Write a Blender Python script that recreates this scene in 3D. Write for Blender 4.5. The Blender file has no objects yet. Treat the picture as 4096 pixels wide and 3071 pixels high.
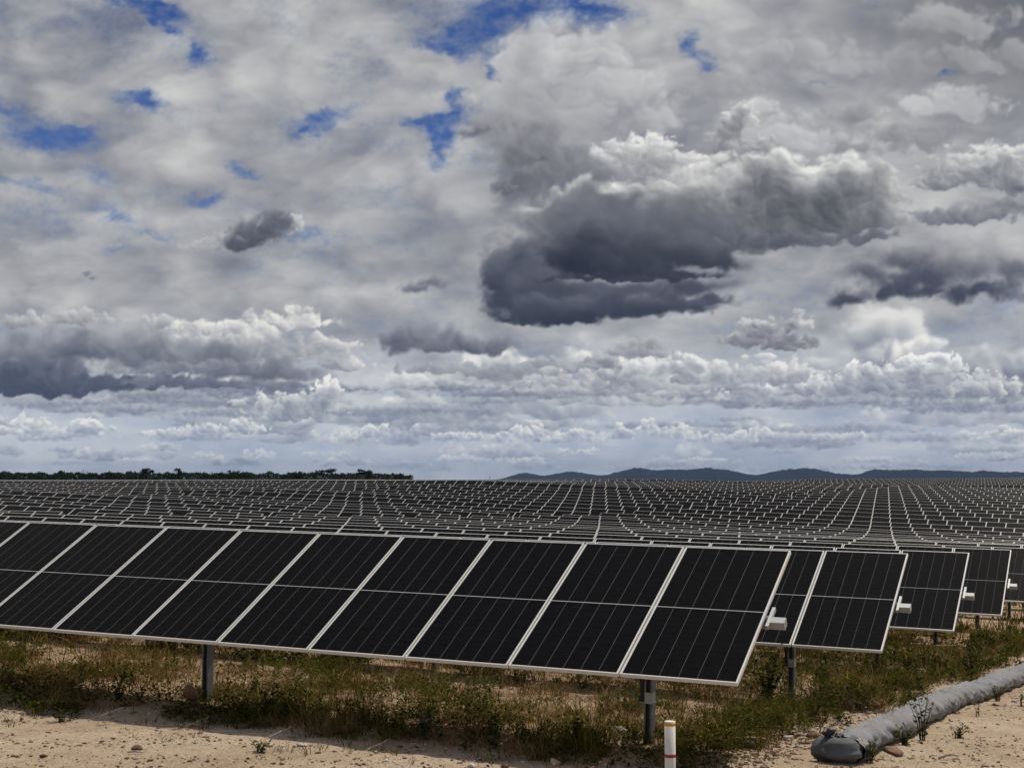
import bpy, math, random
import numpy as np
from mathutils import Vector, Matrix, Quaternion
sc=bpy.context.scene; COL=sc.collection
R=math.radians
# ------------------------------------------------------------------ camera, light, exposure
EYE=2.65
cam=bpy.data.cameras.new('camera'); cam.sensor_width=36; cam.lens=5609.5/4096*36; cam.clip_start=.1; cam.clip_end=60000
camo=bpy.data.objects.new('camera',cam); COL.objects.link(camo); camo.location=(0,0,EYE)
camo.rotation_euler=(R(90+3.919),0,0); sc.camera=camo
SUN_EL=R(56.5); SUN_AZ=math.atan2(.62,.78)
SUND=Vector((math.sin(SUN_AZ)*math.cos(SUN_EL),math.cos(SUN_AZ)*math.cos(SUN_EL),math.sin(SUN_EL)))
w=bpy.data.worlds.new('World'); sc.world=w; w.use_nodes=True
nt=w.node_tree; nt.nodes.clear()
wo=nt.nodes.new('ShaderNodeOutputWorld'); bg=nt.nodes.new('ShaderNodeBackground'); sk=nt.nodes.new('ShaderNodeTexSky')
sk.sky_type='NISHITA'; sk.sun_disc=False; sk.sun_elevation=SUN_EL; sk.sun_rotation=SUN_AZ; sk.dust_density=2
bg.inputs[1].default_value=.09; nt.links.new(sk.outputs[0],bg.inputs[0]); nt.links.new(bg.outputs[0],wo.inputs[0])
sl=bpy.data.lights.new('sun','SUN'); sl.energy=3.8; sl.angle=R(.6); sl.color=(1,.92,.80)
so=bpy.data.objects.new('sun',sl); COL.objects.link(so); so.rotation_euler=SUND.to_track_quat('Z','Y').to_euler(); so.location=(30,30,60)
vs=sc.view_settings; vs.view_transform='Standard'; vs.look='None'; vs.exposure=0; vs.gamma=1; vs.use_curve_mapping=False
sc.cycles.max_bounces=6; sc.cycles.transparent_max_bounces=8; sc.cycles.volume_bounces=0
SKY_STEP=.052; SKY_GAIN=1.0; HAZE=5.4e-5
# ------------------------------------------------------------------ noise and the painting of clouds
F_=5609.5/1.85256; PIT=math.radians(3.919)
def perlin(x,y,seed):
    xi=np.floor(x).astype(np.int64); yi=np.floor(y).astype(np.int64)
    xf=x-xi; yf=y-yi
    def g(ix,iy):
        h=(ix*374761393+iy*668265263+seed*1442695041)&0xffffffff
        h=((h^(h>>13))*1274126177)&0xffffffff; h=h^(h>>16)
        a=(h&1023)*(2*np.pi/1024)
        return a
    def dot(ix,iy,dx,dy):
        a=g(ix,iy); return np.cos(a)*dx+np.sin(a)*dy
    u=xf*xf*xf*(xf*(xf*6-15)+10); v=yf*yf*yf*(yf*(yf*6-15)+10)
    a=dot(xi,yi,xf,yf); b=dot(xi+1,yi,xf-1,yf); c=dot(xi,yi+1,xf,yf-1); d=dot(xi+1,yi+1,xf-1,yf-1)
    return (a+(b-a)*u+(c-a)*v+(a-b-c+d)*u*v)*1.5
def fbm(x,y,seed,oct=5,gain=.5,bil=False):
    s=0;a=1;t=0
    for o in range(oct):
        n=perlin(x,y,seed+o*17)
        if bil: n=2.6*np.abs(n)-.35
        s=s+a*n;t+=a;a*=gain;x=x*2.03+3.7;y=y*2.03+1.9
    return s/t
def sst(a,b,x):
    t=np.clip((x-a)/(b-a),0,1); return t*t*(3-2*t)
def C(r,g,b): return np.array([r,g,b],float)/255
def mix(a,b,t): return a+(b-a)*t[...,None]
def cumulus(img,X,Y,blobs,sc,bright,dark,soft=.25,k=2.2,seed=1,amp=.45,warp=.5,flat=.45,opac=1.,slant=0.5,relief=.055,vk=.5):
    m=sc*1.5
    x0=min(b[0]-b[2] for b in blobs)-m; x1=max(b[0]+b[2] for b in blobs)+m
    y0=min(b[1]-b[3] for b in blobs)-m; y1=max(b[1]+b[3]*flat for b in blobs)+m
    cols=np.where((X.max(0)>x0)&(X.min(0)<x1))[0]; rows=np.where((Y.max(1)>y0)&(Y.min(1)<y1))[0]
    if len(cols)<3 or len(rows)<3: return
    sl=(slice(rows[0],rows[-1]+1),slice(cols[0],cols[-1]+1))
    x=X[sl];y=Y[sl]
    wx=x+warp*sc*fbm(x/sc,y/sc,seed+5,4); wy=y+warp*sc*.7*fbm(x/sc,y/sc,seed+9,4)
    e=np.zeros_like(x); top=1e9; 
    for b in blobs:
        dy=wy-b[1]; q=1-np.sqrt(((wx-b[0])/b[2])**2+(dy/np.where(dy<0,b[3],b[3]*flat))**2)
        w=(b[4] if len(b)>4 else 1)
        e=e+np.exp(8*np.clip(q,-2,1)*w)
    d=np.log(e+1e-9)/8
    bx=(.55*wx+.45*x)/(sc*.85);by=(.55*wy+.45*y)/(sc*.75)
    bil=fbm(bx,by,seed+21,5,.46,True)
    wisp=fbm(x/(sc*.35),y/(sc*.35),seed+61,4,.6)
    d=d+amp*((bil-.45)*1.3+wisp*.35)*sst(-1,.3,d)
    al=sst(0,soft,d)*opac
    T=np.clip(d,0,.8)
    # light travels down from upper right through the cloud
    S=np.zeros_like(x); acc=np.zeros(x.shape[1])
    px=abs(Y[1,0]-Y[0,0]) if Y.shape[0]>1 else 1
    order=range(x.shape[0]-1,-1,-1) if y[0,0]>y[-1,0] else range(x.shape[0])
    sh=0.
    for r in order:
        sh+=slant
        if sh>=1: acc=np.concatenate([acc[1:],acc[-1:]]); sh-=1
        acc=acc*(1-.35*px/sc)+T[r]*px/sc; S[r]=acc
    L=np.exp(-k*S)
    b2=fbm(bx+.07,by-.10,seed+21,3,.40,True); b1=fbm(bx,by,seed+21,3,.40,True)
    rel=(b1-b2)*relief*7
    yt=(y-y0-m)/(y1-y0-2*m)
    bigl=fbm(wx/sc*.7,wy/sc*.9,seed+40,5,.5)
    L=np.clip(L*(1-vk*np.clip(yt,0,1))*(1+.5*bigl)+.16*bigl+rel*(.25+.75*np.exp(-1.2*S)),0,1)
    c=mix(dark,bright,L)
    img[sl]=img[sl]*(1-al[...,None])+c*al[...,None]
def paint(X,Y,el,az,authored=True):
    """sRGB colour of the sky in each direction"""
    # clear blue, paler towards the horizon
    t=np.clip(el/math.radians(22),0,1)
    img=mix(C(150,175,205),C(52,78,136),t**.55)
    # high layer as a flat sheet seen in perspective
    h=1/(np.tan(np.clip(el,.0,1.4))+.10)
    px=np.sin(az)*h; py=np.cos(az)*h
    n1=fbm(px*2.2,py*1.5,3,6,.52); n2=fbm(px*5+9,py*3,8,5,.5); n3=fbm(X/260,Y/130,12,5,.5); n4=fbm(X/420+Y/900,Y/260,15,4,.5)
    cov=.58+.45*n1+.3*n2+.5*n3
    if authored:
        w1=fbm(X/55,Y/40,31,5,.6);w2=fbm(X/50,Y/38,37,5,.6)
        wob=fbm(X/22,Y/18,39,4,.6)
        cov=cov+.30*wob+.16*fbm(X/9,Y/8,85,3,.6)
        for (hx,hy,rx,ry,rot,s) in HOLES:
            ca,sa=math.cos(rot),math.sin(rot); dx=X-hx+w1*38;dy=Y-hy+w2*30
            u=(dx*ca+dy*sa)/rx; v=(-dx*sa+dy*ca)/ry
            cov=cov-min(s,1.2)*.95*np.exp(-(u*u+v*v)*.66)*(1+.5*wob)
        cov=cov+.45*np.exp(-((X-1750)/600)**2-((Y-250)/260)**2)+.35*np.exp(-((X-300)/500)**2-((Y-620)/90)**2)
    a=sst(-.60,.72,cov); veil=np.clip(.30+1.1*fbm(X/75,Y/40,81,5,.6)+.4*fbm(X/20,Y/14,83,4,.6),0,1)*.62; a=a+(1-a)*veil
    q=.45+.42*fbm(X/150+.7*n3,Y/85+.7*n4,51,6,.50)-.22*(fbm(X/230+.6*n3,Y/140+.5*n4,52,4,.45,True)-.45)*-1; q2=fbm(X/90+.8*n3,Y/45+.4*n1,57,5,.5)
    lum=np.clip(.53+.38*n3+.40*n4+.10*n2+.95*(q-.45)+.12*q2,0,1)
    cov=cov+.5*(q-.45)
    strk=sst(math.radians(14),math.radians(8),el)*.13*fbm(X/300,Y/30+X/900,59,5,.55); lum=np.clip(lum+strk,0,1)
    c=mix(C(120,122,131),C(193,193,191),lum)
    if authored: # heavier grey towards the upper right corner
        g=np.exp(-((X-2230)/330)**2-((Y-20)/200)**2)*.8; c=mix(c,np.broadcast_to(C(105,106,110),c.shape),g)
    lowt=sst(.13,.02,el); c=mix(c,mix(C(160,169,184),C(200,203,207),lum),lowt)
    a=np.maximum(a,sst(.16,.09,el)*.88)
    img=mix(img,c,a) if False else img*(1-a[...,None])+c*a[...,None]
    return img
HOLES=[(300,8,85,16,.35,1.6),(350,38,30,14,.5,1.2),(425,122,20,26,.8,1.5),(305,215,45,16,.2,1.2),(110,300,70,24,.1,1.15),(165,290,40,14,.2,.8),(700,258,42,16,-.25,1.6),(655,292,18,8,-.2,1.0),(1035,85,45,38,-.3,1.7),(960,95,40,18,.1,1.3),(1120,20,110,26,0,1.6),(1290,22,70,20,.2,1.3),(985,215,14,24,0,1.1),(955,262,35,18,-.3,1.6),(900,262,25,9,.1,1.0),(950,315,16,36,.0,1.5),(1065,160,12,22,-.4,1.0),(1490,95,32,24,.9,1.7),(1525,140,18,18,.8,1.5),(2045,158,24,10,.1,1.5),(1760,180,55,8,.2,.8),(530,370,45,12,.45,1.0),(440,432,30,9,.1,.9),(235,460,60,10,.2,.6),(330,505,40,7,.2,.6),(60,400,80,10,.2,.6),(245,535,35,7,0,.7),(650,505,60,10,.1,.5),(220,385,30,18,.2,.7),(0,240,50,16,.3,.7),(720,430,60,16,.1,.45),(1230,920,28,10,0,1.6)]
def paint_clouds(img,X,Y):
    rng=np.random.RandomState(5)
    W=C(208,207,203); 
    # small cumulus receding to the horizon, farthest first
    n=62
    ys=np.sort(rng.beta(1.3,1.5,n))[::-1]
    for i,t in enumerate(ys):      # t=1 at the horizon
        yb=1036-235*(1-t)**1.15
        w=(40+215*(1-t)**1.0)*rng.uniform(.5,1.7)
        hh=w*rng.uniform(.14,.28)
        cx=rng.uniform(-150,2360)
        bl=[]
        for j in range(rng.randint(4,9)):
            u=rng.uniform(-.9,.9); r=w*rng.uniform(.18,.42)*(1-.4*abs(u))
            bl.append((cx+u*w,yb-hh*.25-rng.uniform(0,1)*hh*(1-abs(u)),r,min(r*.7,hh*.9)))
        bl.append((cx,yb-hh*.2,w,hh*.5))
        f=(1-t)
        br=mix(C(208,211,213),C(226,225,219),np.array(f**.6)); dk=mix(C(140,151,172),C(98,104,120),np.array(f**.8))
        if rng.rand()<.3: dk=dk*.94; 
        cumulus(img,X,Y,bl,max(14,w*.5),br,dk,soft=.38,k=2.0,seed=100+i*7,amp=.34,warp=.4,flat=.30,opac=rng.uniform(.65,1.),vk=.5,relief=.06)
    for i in range(44):
        yb=rng.uniform(830,1012); f=(1010-yb)/160; w=rng.uniform(80,240)*(.5+.9*f)
        cumulus(img,X,Y,[(rng.uniform(0,2211),yb,w,w*.07+5),(rng.uniform(0,2211),yb+3,w*.6,w*.06+4)],22,mix(C(198,202,207),C(184,185,189),np.array(f)),mix(C(138,149,168),C(104,111,128),np.array(f)),soft=.7,k=2,seed=700+i*5,amp=.3,warp=.5,flat=.6,opac=.8)
    r3=np.random.RandomState(44)
    for i in range(46):          # cumulus all round, outside the photograph's frame
        a=r3.uniform(-4200,6400); b_=r3.uniform(-1300,900); w=r3.uniform(120,330)*(1 if b_<500 else .6); h_=w*r3.uniform(.25,.45)
        if -w*2-40<a<2211+w*2+40 and b_>-h_-190: continue
        bl=[(a+r3.uniform(-.8,.8)*w,b_-r3.uniform(.1,.7)*h_,w*r3.uniform(.3,.55),h_*r3.uniform(.5,.85)) for _ in range(6)]+[(a,b_,w,h_*.6)]
        cumulus(img,X,Y,bl,max(50,w*.35),C(208,208,205),C(88,91,102),soft=.45,k=1.6,seed=1200+i*3,amp=.3,flat=.55,opac=.92,vk=.55,relief=.04)
    def cl(bl,sc,br,dk,**kw): cumulus(img,X,Y,bl,sc,br,dk,**kw)
    DK=C(66,69,80)
    # cumulus lines above the horizon, farthest first
    PF=[(440,988,26,16),(545,990,22,17),(578,992,20,15),(300,1000,60,9),(1000,998,70,12),(1130,1002,60,14),(1500,1000,60,12),(1900,1000,90,12),(2120,992,60,14),(700,985,50,10),(1250,985,50,13),
        (1240,955,70,26),(1330,950,45,26),(1440,945,60,30),(1505,955,40,20),(1590,955,60,26),(1640,950,26,24),(1810,950,60,16),(2160,950,70,20),(1050,955,70,20),(1150,948,45,26),(960,950,50,15),
        (130,945,90,34),(60,940,50,36),(200,935,50,30),(760,955,60,18),(800,945,35,24),(420,945,140,22),(520,935,70,22)]
    for i,(a,b_,c_,d_) in enumerate(PF):
        f=(1010-b_)/80; r2=np.random.RandomState(900+i)
        bl=[(a+r2.uniform(-.8,.8)*c_,b_-r2.uniform(.1,.8)*d_,c_*r2.uniform(.25,.5),d_*r2.uniform(.5,.8)) for _ in range(5)]+[(a,b_-d_*.2,c_,d_*.6)]
        cumulus(img,X,Y,bl,max(14,d_*1.1),mix(C(214,215,213),C(224,223,218),np.array(f)),mix(C(160,170,187),C(132,141,158),np.array(f)),soft=.2,k=1.5,seed=900+i*3,amp=.42,warp=.35,flat=.35,opac=.95,vk=.45,relief=.08)
    # bright towering puffs, middle right
    cl([(1150,130,120,95),(1250,115,130,80),(1340,180,110,90),(1100,210,100,60),(1420,260,110,70),(1200,260,200,110)],95,C(204,204,203),C(138,139,144),soft=.55,k=1.0,seed=11,amp=.28,relief=.035,flat=.6,opac=.85,vk=.4)
    cl([(1700,120,230,50),(1880,140,200,60),(2080,60,200,70),(1560,190,150,50),(2150,130,130,60)],110,C(186,186,186),C(125,126,131),soft=.6,k=1.0,seed=14,amp=.5,flat=.6,opac=.6,vk=.4)
    cl([(1700,300,160,60),(1880,330,160,60),(2060,230,160,60),(1650,240,60,30)],90,C(200,200,200),C(150,151,156),soft=.5,k=.8,seed=13,amp=.4,flat=.6,opac=.7)
    cl([(1830,250,110,30),(1960,300,140,50),(1850,330,70,25)],70,C(165,165,167),C(112,113,120),soft=.6,k=1.6,seed=16,amp=.4,flat=.7,opac=.75)
    # left band of cumulus with dark bases
    cl([(420,745,140,60),(560,740,110,70),(660,700,60,50),(640,770,150,60),(740,790,60,30)],60,C(218,217,212),C(124,127,137),soft=.38,k=1.3,seed=21,amp=.45,flat=.3,vk=.4)
    cl([(140,690,90,30),(190,695,60,30),(60,700,70,28),(330,705,60,30)],50,C(192,192,191),C(122,124,132),soft=.3,k=1.3,seed=22,amp=.45,flat=.4,vk=.4)
    cl([(60,770,170,70),(200,750,170,62),(330,760,150,58),(470,770,130,48),(560,800,200,32)],75,C(168,168,172),C(76,81,95),soft=.6,k=1.5,seed=23,amp=.24,flat=.9,vk=.7,relief=.03,opac=.92)
    cl([(60,842,230,34),(0,815,220,40),(240,832,110,28)],60,C(100,104,118),C(62,68,84),soft=.3,k=1.6,seed=24,amp=.25,flat=.5,vk=.5)
    cl([(380,828,150,24),(540,834,180,18),(430,800,180,26)],55,C(140,142,150),C(84,89,104),soft=.35,k=1.8,seed=25,amp=.25,flat=.4,vk=.5)
    cl([(640,885,130,42),(600,905,110,22),(705,850,40,38)],38,C(226,225,219),C(122,128,143),soft=.15,k=1.5,seed=26,amp=.45,flat=.28)
    cl([(1880,830,150,46),(1980,805,70,45),(2050,800,50,45),(2110,840,90,44),(1780,845,130,34),(1640,850,110,30)],42,C(226,226,222),C(118,123,138),soft=.13,k=1.4,seed=27,amp=.5,flat=.35)
    cl([(1320,820,110,40),(1440,800,120,42),(1560,822,150,44),(1690,815,90,44),(1230,840,130,26)],50,C(220,220,216),C(118,122,135),soft=.2,k=1.5,seed=28,amp=.45,flat=.3)
    cl([(1080,812,100,24),(960,800,120,22),(1180,790,80,20)],45,C(170,172,176),C(118,122,133),soft=.3,k=1.5,seed=29,amp=.35,flat=.4)
    cl([(1650,720,80,36),(1720,700,40,30),(1700,745,90,26),(1590,740,60,22)],38,C(196,196,194),C(104,106,117),soft=.28,k=1.9,seed=30,amp=.4,flat=.5)
    cl([(1380,760,90,38),(1290,790,60,20)],40,C(182,182,183),C(118,120,129),soft=.3,k=1.5,seed=31,amp=.4,flat=.4)
    # right hand clouds
    cl([(2080,370,110,62),(2170,350,90,56),(2030,400,80,36),(2200,400,90,50)],55,C(212,212,209),C(105,107,115),soft=.35,k=1.7,seed=32,amp=.34,flat=.5)
    cl([(2060,470,190,26),(2160,450,110,26)],50,C(155,156,160),C(92,94,104),soft=.45,k=1.6,seed=33,amp=.35,flat=.6,opac=.9)
    cl([(1960,560,170,62),(2090,570,150,60),(2200,590,120,60),(1860,600,90,40)],90,C(158,158,160),C(70,73,86),soft=.8,k=1.6,seed=34,amp=.16,flat=.75,vk=.65,relief=.03)
    cl([(1960,630,160,30),(2110,632,170,32),(1825,650,55,32),(2000,600,150,40)],60,C(98,100,112),C(62,65,79),soft=.8,k=1.5,seed=35,amp=.22,flat=.8,vk=.4)
    # dark base behind the big cloud
    cl([(930,740,150,40),(1040,750,130,32),(870,725,70,34)],80,C(146,147,154),C(80,83,97),soft=.55,k=1.9,seed=36,amp=.28,flat=.6,vk=.6)
    # broad grey body that ties the lobes together
    cl([(1250,420,240,130),(1500,430,300,110),(1750,450,230,90),(1150,330,150,80),(1080,280,110,44)],150,C(140,141,146),C(84,86,95),soft=.8,k=1.3,seed=60,amp=.3,flat=.9,opac=.9,vk=.4,relief=.02)
    cl([(1080,275,90,24),(1010,285,50,18),(1170,330,90,40)],70,C(112,113,121),C(80,82,92),soft=.8,k=1.2,seed=61,amp=.35,flat=.9,opac=.85,relief=.02)
    cl([(1420,640,190,30),(1560,600,120,40)],80,C(150,151,157),C(112,114,124),soft=.9,k=1.0,seed=62,amp=.35,flat=.9,opac=.8,relief=.02)
    # the big cloud: bright crown, grey body, dark base
    cl([(1600,250,45,38),(1570,290,40,34),(1640,320,50,30),(1560,330,50,30)],38,C(206,206,204),C(120,121,127),soft=.3,k=1.6,seed=40,amp=.4,flat=.7)
    cl([(1400,330,90,50),(1330,340,60,40),(1450,370,100,50)],48,C(216,216,213),C(130,131,136),soft=.32,k=1.2,seed=41,amp=.32,flat=.7)
    cl([(1150,330,140,70),(1090,270,80,26),(1240,380,120,70),(1120,400,80,40)],80,C(150,150,153),C(92,94,103),soft=.5,k=1.4,seed=42,amp=.4,flat=.7,opac=.85)
    cl([(1660,385,160,70),(1830,390,120,62),(1900,430,80,62),(1500,430,170,80),(1740,440,180,80),(1360,450,200,70),(1240,470,130,70),(1560,510,300,50),(1850,480,120,50),(1680,480,200,50)],85,C(219,219,215),C(84,86,93),soft=.30,k=2.3,seed=43,amp=.27,flat=.55,vk=.55,slant=.3,relief=.035)
    cl([(1270,470,190,90),(1400,500,230,90),(1200,550,150,80),(1530,520,190,70),(1120,560,70,60)],110,C(128,129,134),C(72,75,86),soft=.5,k=1.4,seed=54,amp=.25,flat=.6,vk=.5,relief=.025)
    cl([(1290,520,180,80),(1400,560,190,70),(1250,575,150,55),(1500,570,150,45),(1330,592,200,36)],100,C(108,110,118),C(47,50,62),soft=.6,k=1.7,seed=44,amp=.24,flat=.45,vk=.75,relief=.02)
    cl([(1120,600,90,80),(1200,640,130,50),(1090,650,60,60)],80,C(104,107,118),C(58,62,75),soft=.6,k=1.4,seed=55,amp=.25,flat=.6,vk=.5,relief=.02)
    cl([(1740,520,160,24),(1860,515,110,24),(1600,530,100,26)],50,C(112,114,122),C(76,78,88),soft=.5,k=1.6,seed=45,amp=.35,flat=.5,opac=.9)
    cl([(1140,640,110,60),(1080,610,60,60),(1260,668,190,42),(1400,664,170,36),(1500,655,90,22),(1180,690,150,32)],80,C(110,113,124),C(48,52,65),soft=.55,k=1.7,seed=46,amp=.25,flat=.45,vk=.75,relief=.02)
    cl([(1330,625,230,36),(1180,615,130,50),(1480,620,130,26)],90,C(98,100,110),C(60,63,76),soft=.8,k=1.2,seed=63,amp=.2,flat=.9,vk=.4,relief=.015)
    cl([(1230,668,200,46),(1380,672,180,34),(1480,662,110,20)],90,C(104,107,118),C(50,54,67),soft=.6,k=1.5,seed=64,amp=.2,flat=.5,vk=.8,relief=.015)
    cl([(1330,603,200,20),(1450,595,130,20)],60,C(66,69,80),C(44,47,59),soft=.5,k=1.5,seed=47,amp=.25,flat=.45,opac=.9)
    # small dark clouds on the left
    cl([(430,535,45,22),(470,520,30,24),(640,480,22,28)],26,C(196,196,194),C(140,140,146),soft=.4,k=1.0,seed=50,amp=.4,flat=.6,opac=.8)
    cl([(560,505,95,46),(600,480,50,34),(510,530,70,22)],45,C(128,129,136),C(80,82,93),soft=.6,k=1.4,seed=51,amp=.28,flat=.7,vk=.5)
    cl([(900,622,50,22),(930,610,60,20)],45,C(128,130,139),C(98,100,112),soft=.9,k=1.4,seed=52,amp=.3,flat=.8)
    cl([(185,592,16,9),(200,600,12,7)],14,C(130,132,140),C(112,114,124),soft=.6,k=1,seed=53,amp=.4,flat=.7,opac=.8)
    cl([(1090,405,28,18)],22,C(130,131,137),C(92,94,104),soft=.5,k=1,seed=54,amp=.5,flat=.8,opac=.8)
def grid(az0,az1,el0,el1,st):
    na=int((az1-az0)/st)+1; ne=int((el1-el0)/st)+1
    az,el=np.meshgrid(np.radians(np.linspace(az0,az1,na)),np.radians(np.linspace(el0,el1,ne)))
    return az,el
def spread(az,el):
    """picture-like sky coordinates in front, sliding into plain angles further round"""
    a=np.clip(az,-1.1,1.1); e=np.clip(el,-.1,.85); x,y=project(a,e)
    w=np.clip(sst(.45,1.0,np.abs(az))+sst(.42,.78,el),0,1)
    return x*(1-w)+(1105.5+F_*az)*w, y*(1-w)+(1036-F_*el)*w
def project(az,el):
    x=np.cos(el)*np.sin(az); y=np.cos(el)*np.cos(az); z=np.sin(el)
    c,s=math.cos(PIT),math.sin(PIT); d=y*c+z*s; u=-y*s+z*c
    return 1105.5+F_*x/d, 829-F_*u/d
# ------------------------------------------------------------------ helpers
rnd=random.Random(7); nr=np.random.RandomState(7)
def s2l(c):
    c=np.clip(np.asarray(c,float),0,1); return np.where(c<=.04045,c/12.92,((c+.055)/1.055)**2.4)
def mesh_np(name,V,F,mats=(),mi=None,smooth=False,attr=None,uv=None):
    """V n*3, F list of arrays (m*3 or m*4)"""
    me=bpy.data.meshes.new(name); V=np.asarray(V,np.float32)
    if not isinstance(F,list): F=[F]
    F=[np.asarray(f,np.int32) for f in F if len(f)]
    loops=np.concatenate([f.ravel() for f in F]); tot=np.concatenate([np.full(len(f),f.shape[1],np.int32) for f in F])
    st=np.concatenate([[0],np.cumsum(tot)[:-1]]).astype(np.int32)
    me.vertices.add(len(V)); me.vertices.foreach_set('co',V.ravel())
    me.loops.add(len(loops)); me.loops.foreach_set('vertex_index',loops)
    me.polygons.add(len(tot)); me.polygons.foreach_set('loop_start',st); me.polygons.foreach_set('loop_total',tot)
    if mi is not None: me.polygons.foreach_set('material_index',np.asarray(mi,np.int32))
    if smooth: me.polygons.foreach_set('use_smooth',np.ones(len(tot),bool))
    for m in mats: me.materials.append(m)
    if attr:
        for k,(ty,a) in attr.items():
            at=me.attributes.new(k,ty,'POINT'); at.data.foreach_set('color' if ty=='FLOAT_COLOR' else 'value',np.asarray(a,np.float32).ravel())
    if uv is not None:
        l=me.uv_layers.new(name='UVMap'); l.data.foreach_set('uv',np.asarray(uv,np.float32).ravel())
    me.update(calc_edges=True); return me
class MB:
    def __init__(s): s.v=[]; s.f=[]; s.m=[]; s.uv=[]
    def quad(s,p,m=0,uv=None):
        i=len(s.v); s.v+=[tuple(q) for q in p]; s.f.append(tuple(range(i,i+len(p)))); s.m.append(m); s.uv.append(uv or [(0,0)]*len(p))
    def box(s,x0,x1,y0,y1,z0,z1,m=0,M=None):
        P=[Vector(q) for q in ((x0,y0,z0),(x1,y0,z0),(x1,y1,z0),(x0,y1,z0),(x0,y0,z1),(x1,y0,z1),(x1,y1,z1),(x0,y1,z1))]
        if M is not None: P=[M@q for q in P]
        i=len(s.v); s.v+=[tuple(q) for q in P]
        for f in ((0,3,2,1),(4,5,6,7),(0,1,5,4),(1,2,6,5),(2,3,7,6),(3,0,4,7)): s.f.append(tuple(i+j for j in f)); s.m.append(m); s.uv.append([(0,0)]*4)
    def tube(s,pts,rad,n=8,m=0,cap=True):
        rings=[]; pts=[Vector(p) for p in pts]
        for k,p in enumerate(pts):
            d=(pts[min(k+1,len(pts)-1)]-pts[max(k-1,0)]).normalized()
            a=d.orthogonal().normalized() if k==0 else (a-d*a.dot(d)).normalized(); b=d.cross(a)
            r=rad[k] if hasattr(rad,'__len__') else rad; i=len(s.v); rings.append(i)
            for j in range(n):
                t=2*math.pi*j/n; s.v.append(tuple(p+a*(r*math.cos(t))+b*(r*math.sin(t))))
        for k in range(len(rings)-1):
            for j in range(n):
                s.f.append((rings[k]+j,rings[k]+(j+1)%n,rings[k+1]+(j+1)%n,rings[k+1]+j)); s.m.append(m); s.uv.append([(0,0)]*4)
        if cap:
            s.f.append(tuple(rings[0]+j for j in reversed(range(n)))); s.m.append(m); s.uv.append([(0,0)]*n)
            s.f.append(tuple(rings[-1]+j for j in range(n))); s.m.append(m); s.uv.append([(0,0)]*n)
    def mesh(s,name,mats,smooth=False):
        me=bpy.data.meshes.new(name); me.from_pydata(s.v,[],s.f)
        for m in mats: me.materials.append(m)
        me.polygons.foreach_set('material_index',s.m)
        if smooth: me.polygons.foreach_set('use_smooth',[True]*len(s.f))
        l=me.uv_layers.new(name='UVMap'); l.data.foreach_set('uv',[c for f in s.uv for p in f for c in p])
        me.update(); return me
def obj(name,me,parent=None,loc=None,rot=None):
    o=bpy.data.objects.new(name,me); COL.objects.link(o)
    if parent is not None: o.parent=parent
    if loc is not None: o.location=loc
    if rot is not None: o.rotation_euler=rot
    return o
def tag(o,label=None,cat=None,group=None,kind=None):
    if label: o['label']=label
    if cat: o['category']=cat
    if group: o['group']=group
    if kind: o['kind']=kind
    return o
class NT:
    def __init__(s,name):
        s.m=bpy.data.materials.new(name); s.m.use_nodes=True; s.t=s.m.node_tree; s.t.nodes.clear()
        s.out=s.t.nodes.new('ShaderNodeOutputMaterial')
    def n(s,ty,ins=None,**kw):
        x=s.t.nodes.new(ty)
        for k,v in kw.items(): setattr(x,k,v)
        for k,v in (ins or {}).items():
            if hasattr(v,'is_linked') or v.__class__.__name__.startswith('NodeSocket'): s.t.links.new(v,x.inputs[k])
            else: x.inputs[k].default_value=v
        return x
    def noise(s,scale,detail=4,rough=.55,vec=None,dist=0):
        i={'Scale':scale,'Detail':detail,'Roughness':rough,'Distortion':dist}
        if vec is not None: i['Vector']=vec
        return s.n('ShaderNodeTexNoise',i).outputs[0]
    def ramp(s,fac,stops):
        r=s.n('ShaderNodeValToRGB',{0:fac}); e=r.color_ramp.elements
        while len(e)<len(stops): e.new(.5)
        for q,(p,c) in zip(e,stops): q.position=p; q.color=(*c,1) if len(c)==3 else c
        return r.outputs[0]
    def math(s,op,a,b=None,c=None,clamp=False):
        i={0:a}
        if b is not None: i[1]=b
        if c is not None: i[2]=c
        return s.n('ShaderNodeMath',i,operation=op,use_clamp=clamp).outputs[0]
    def mixc(s,f,a,b,bt='MIX'):
        x=s.n('ShaderNodeMix',data_type='RGBA',blend_type=bt)
        for k,v in ((0,f),(6,a),(7,b)):
            if v.__class__.__name__.startswith('NodeSocket'): s.t.links.new(v,x.inputs[k])
            else: x.inputs[k].default_value=v if k==0 else ((*v,1) if len(v)==3 else v)
        return x.outputs[2]
    def pb(s,**kw):
        i={}
        for k,v in kw.items():
            k={'base':'Base Color','rough':'Roughness','metal':'Metallic','spec':'Specular IOR Level','normal':'Normal','sub':'Subsurface Weight','trans':'Transmission Weight'}[k]
            if isinstance(v,tuple) and len(v)==3: v=(*v,1)
            i[k]=v
        b=s.n('ShaderNodeBsdfPrincipled',i); s.t.links.new(b.outputs[0],s.out.inputs[0]); return b
    def bump(s,h,strength=.3,dist=.02): return s.n('ShaderNodeBump',{'Height':h,'Strength':strength,'Distance':dist}).outputs[0]
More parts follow.
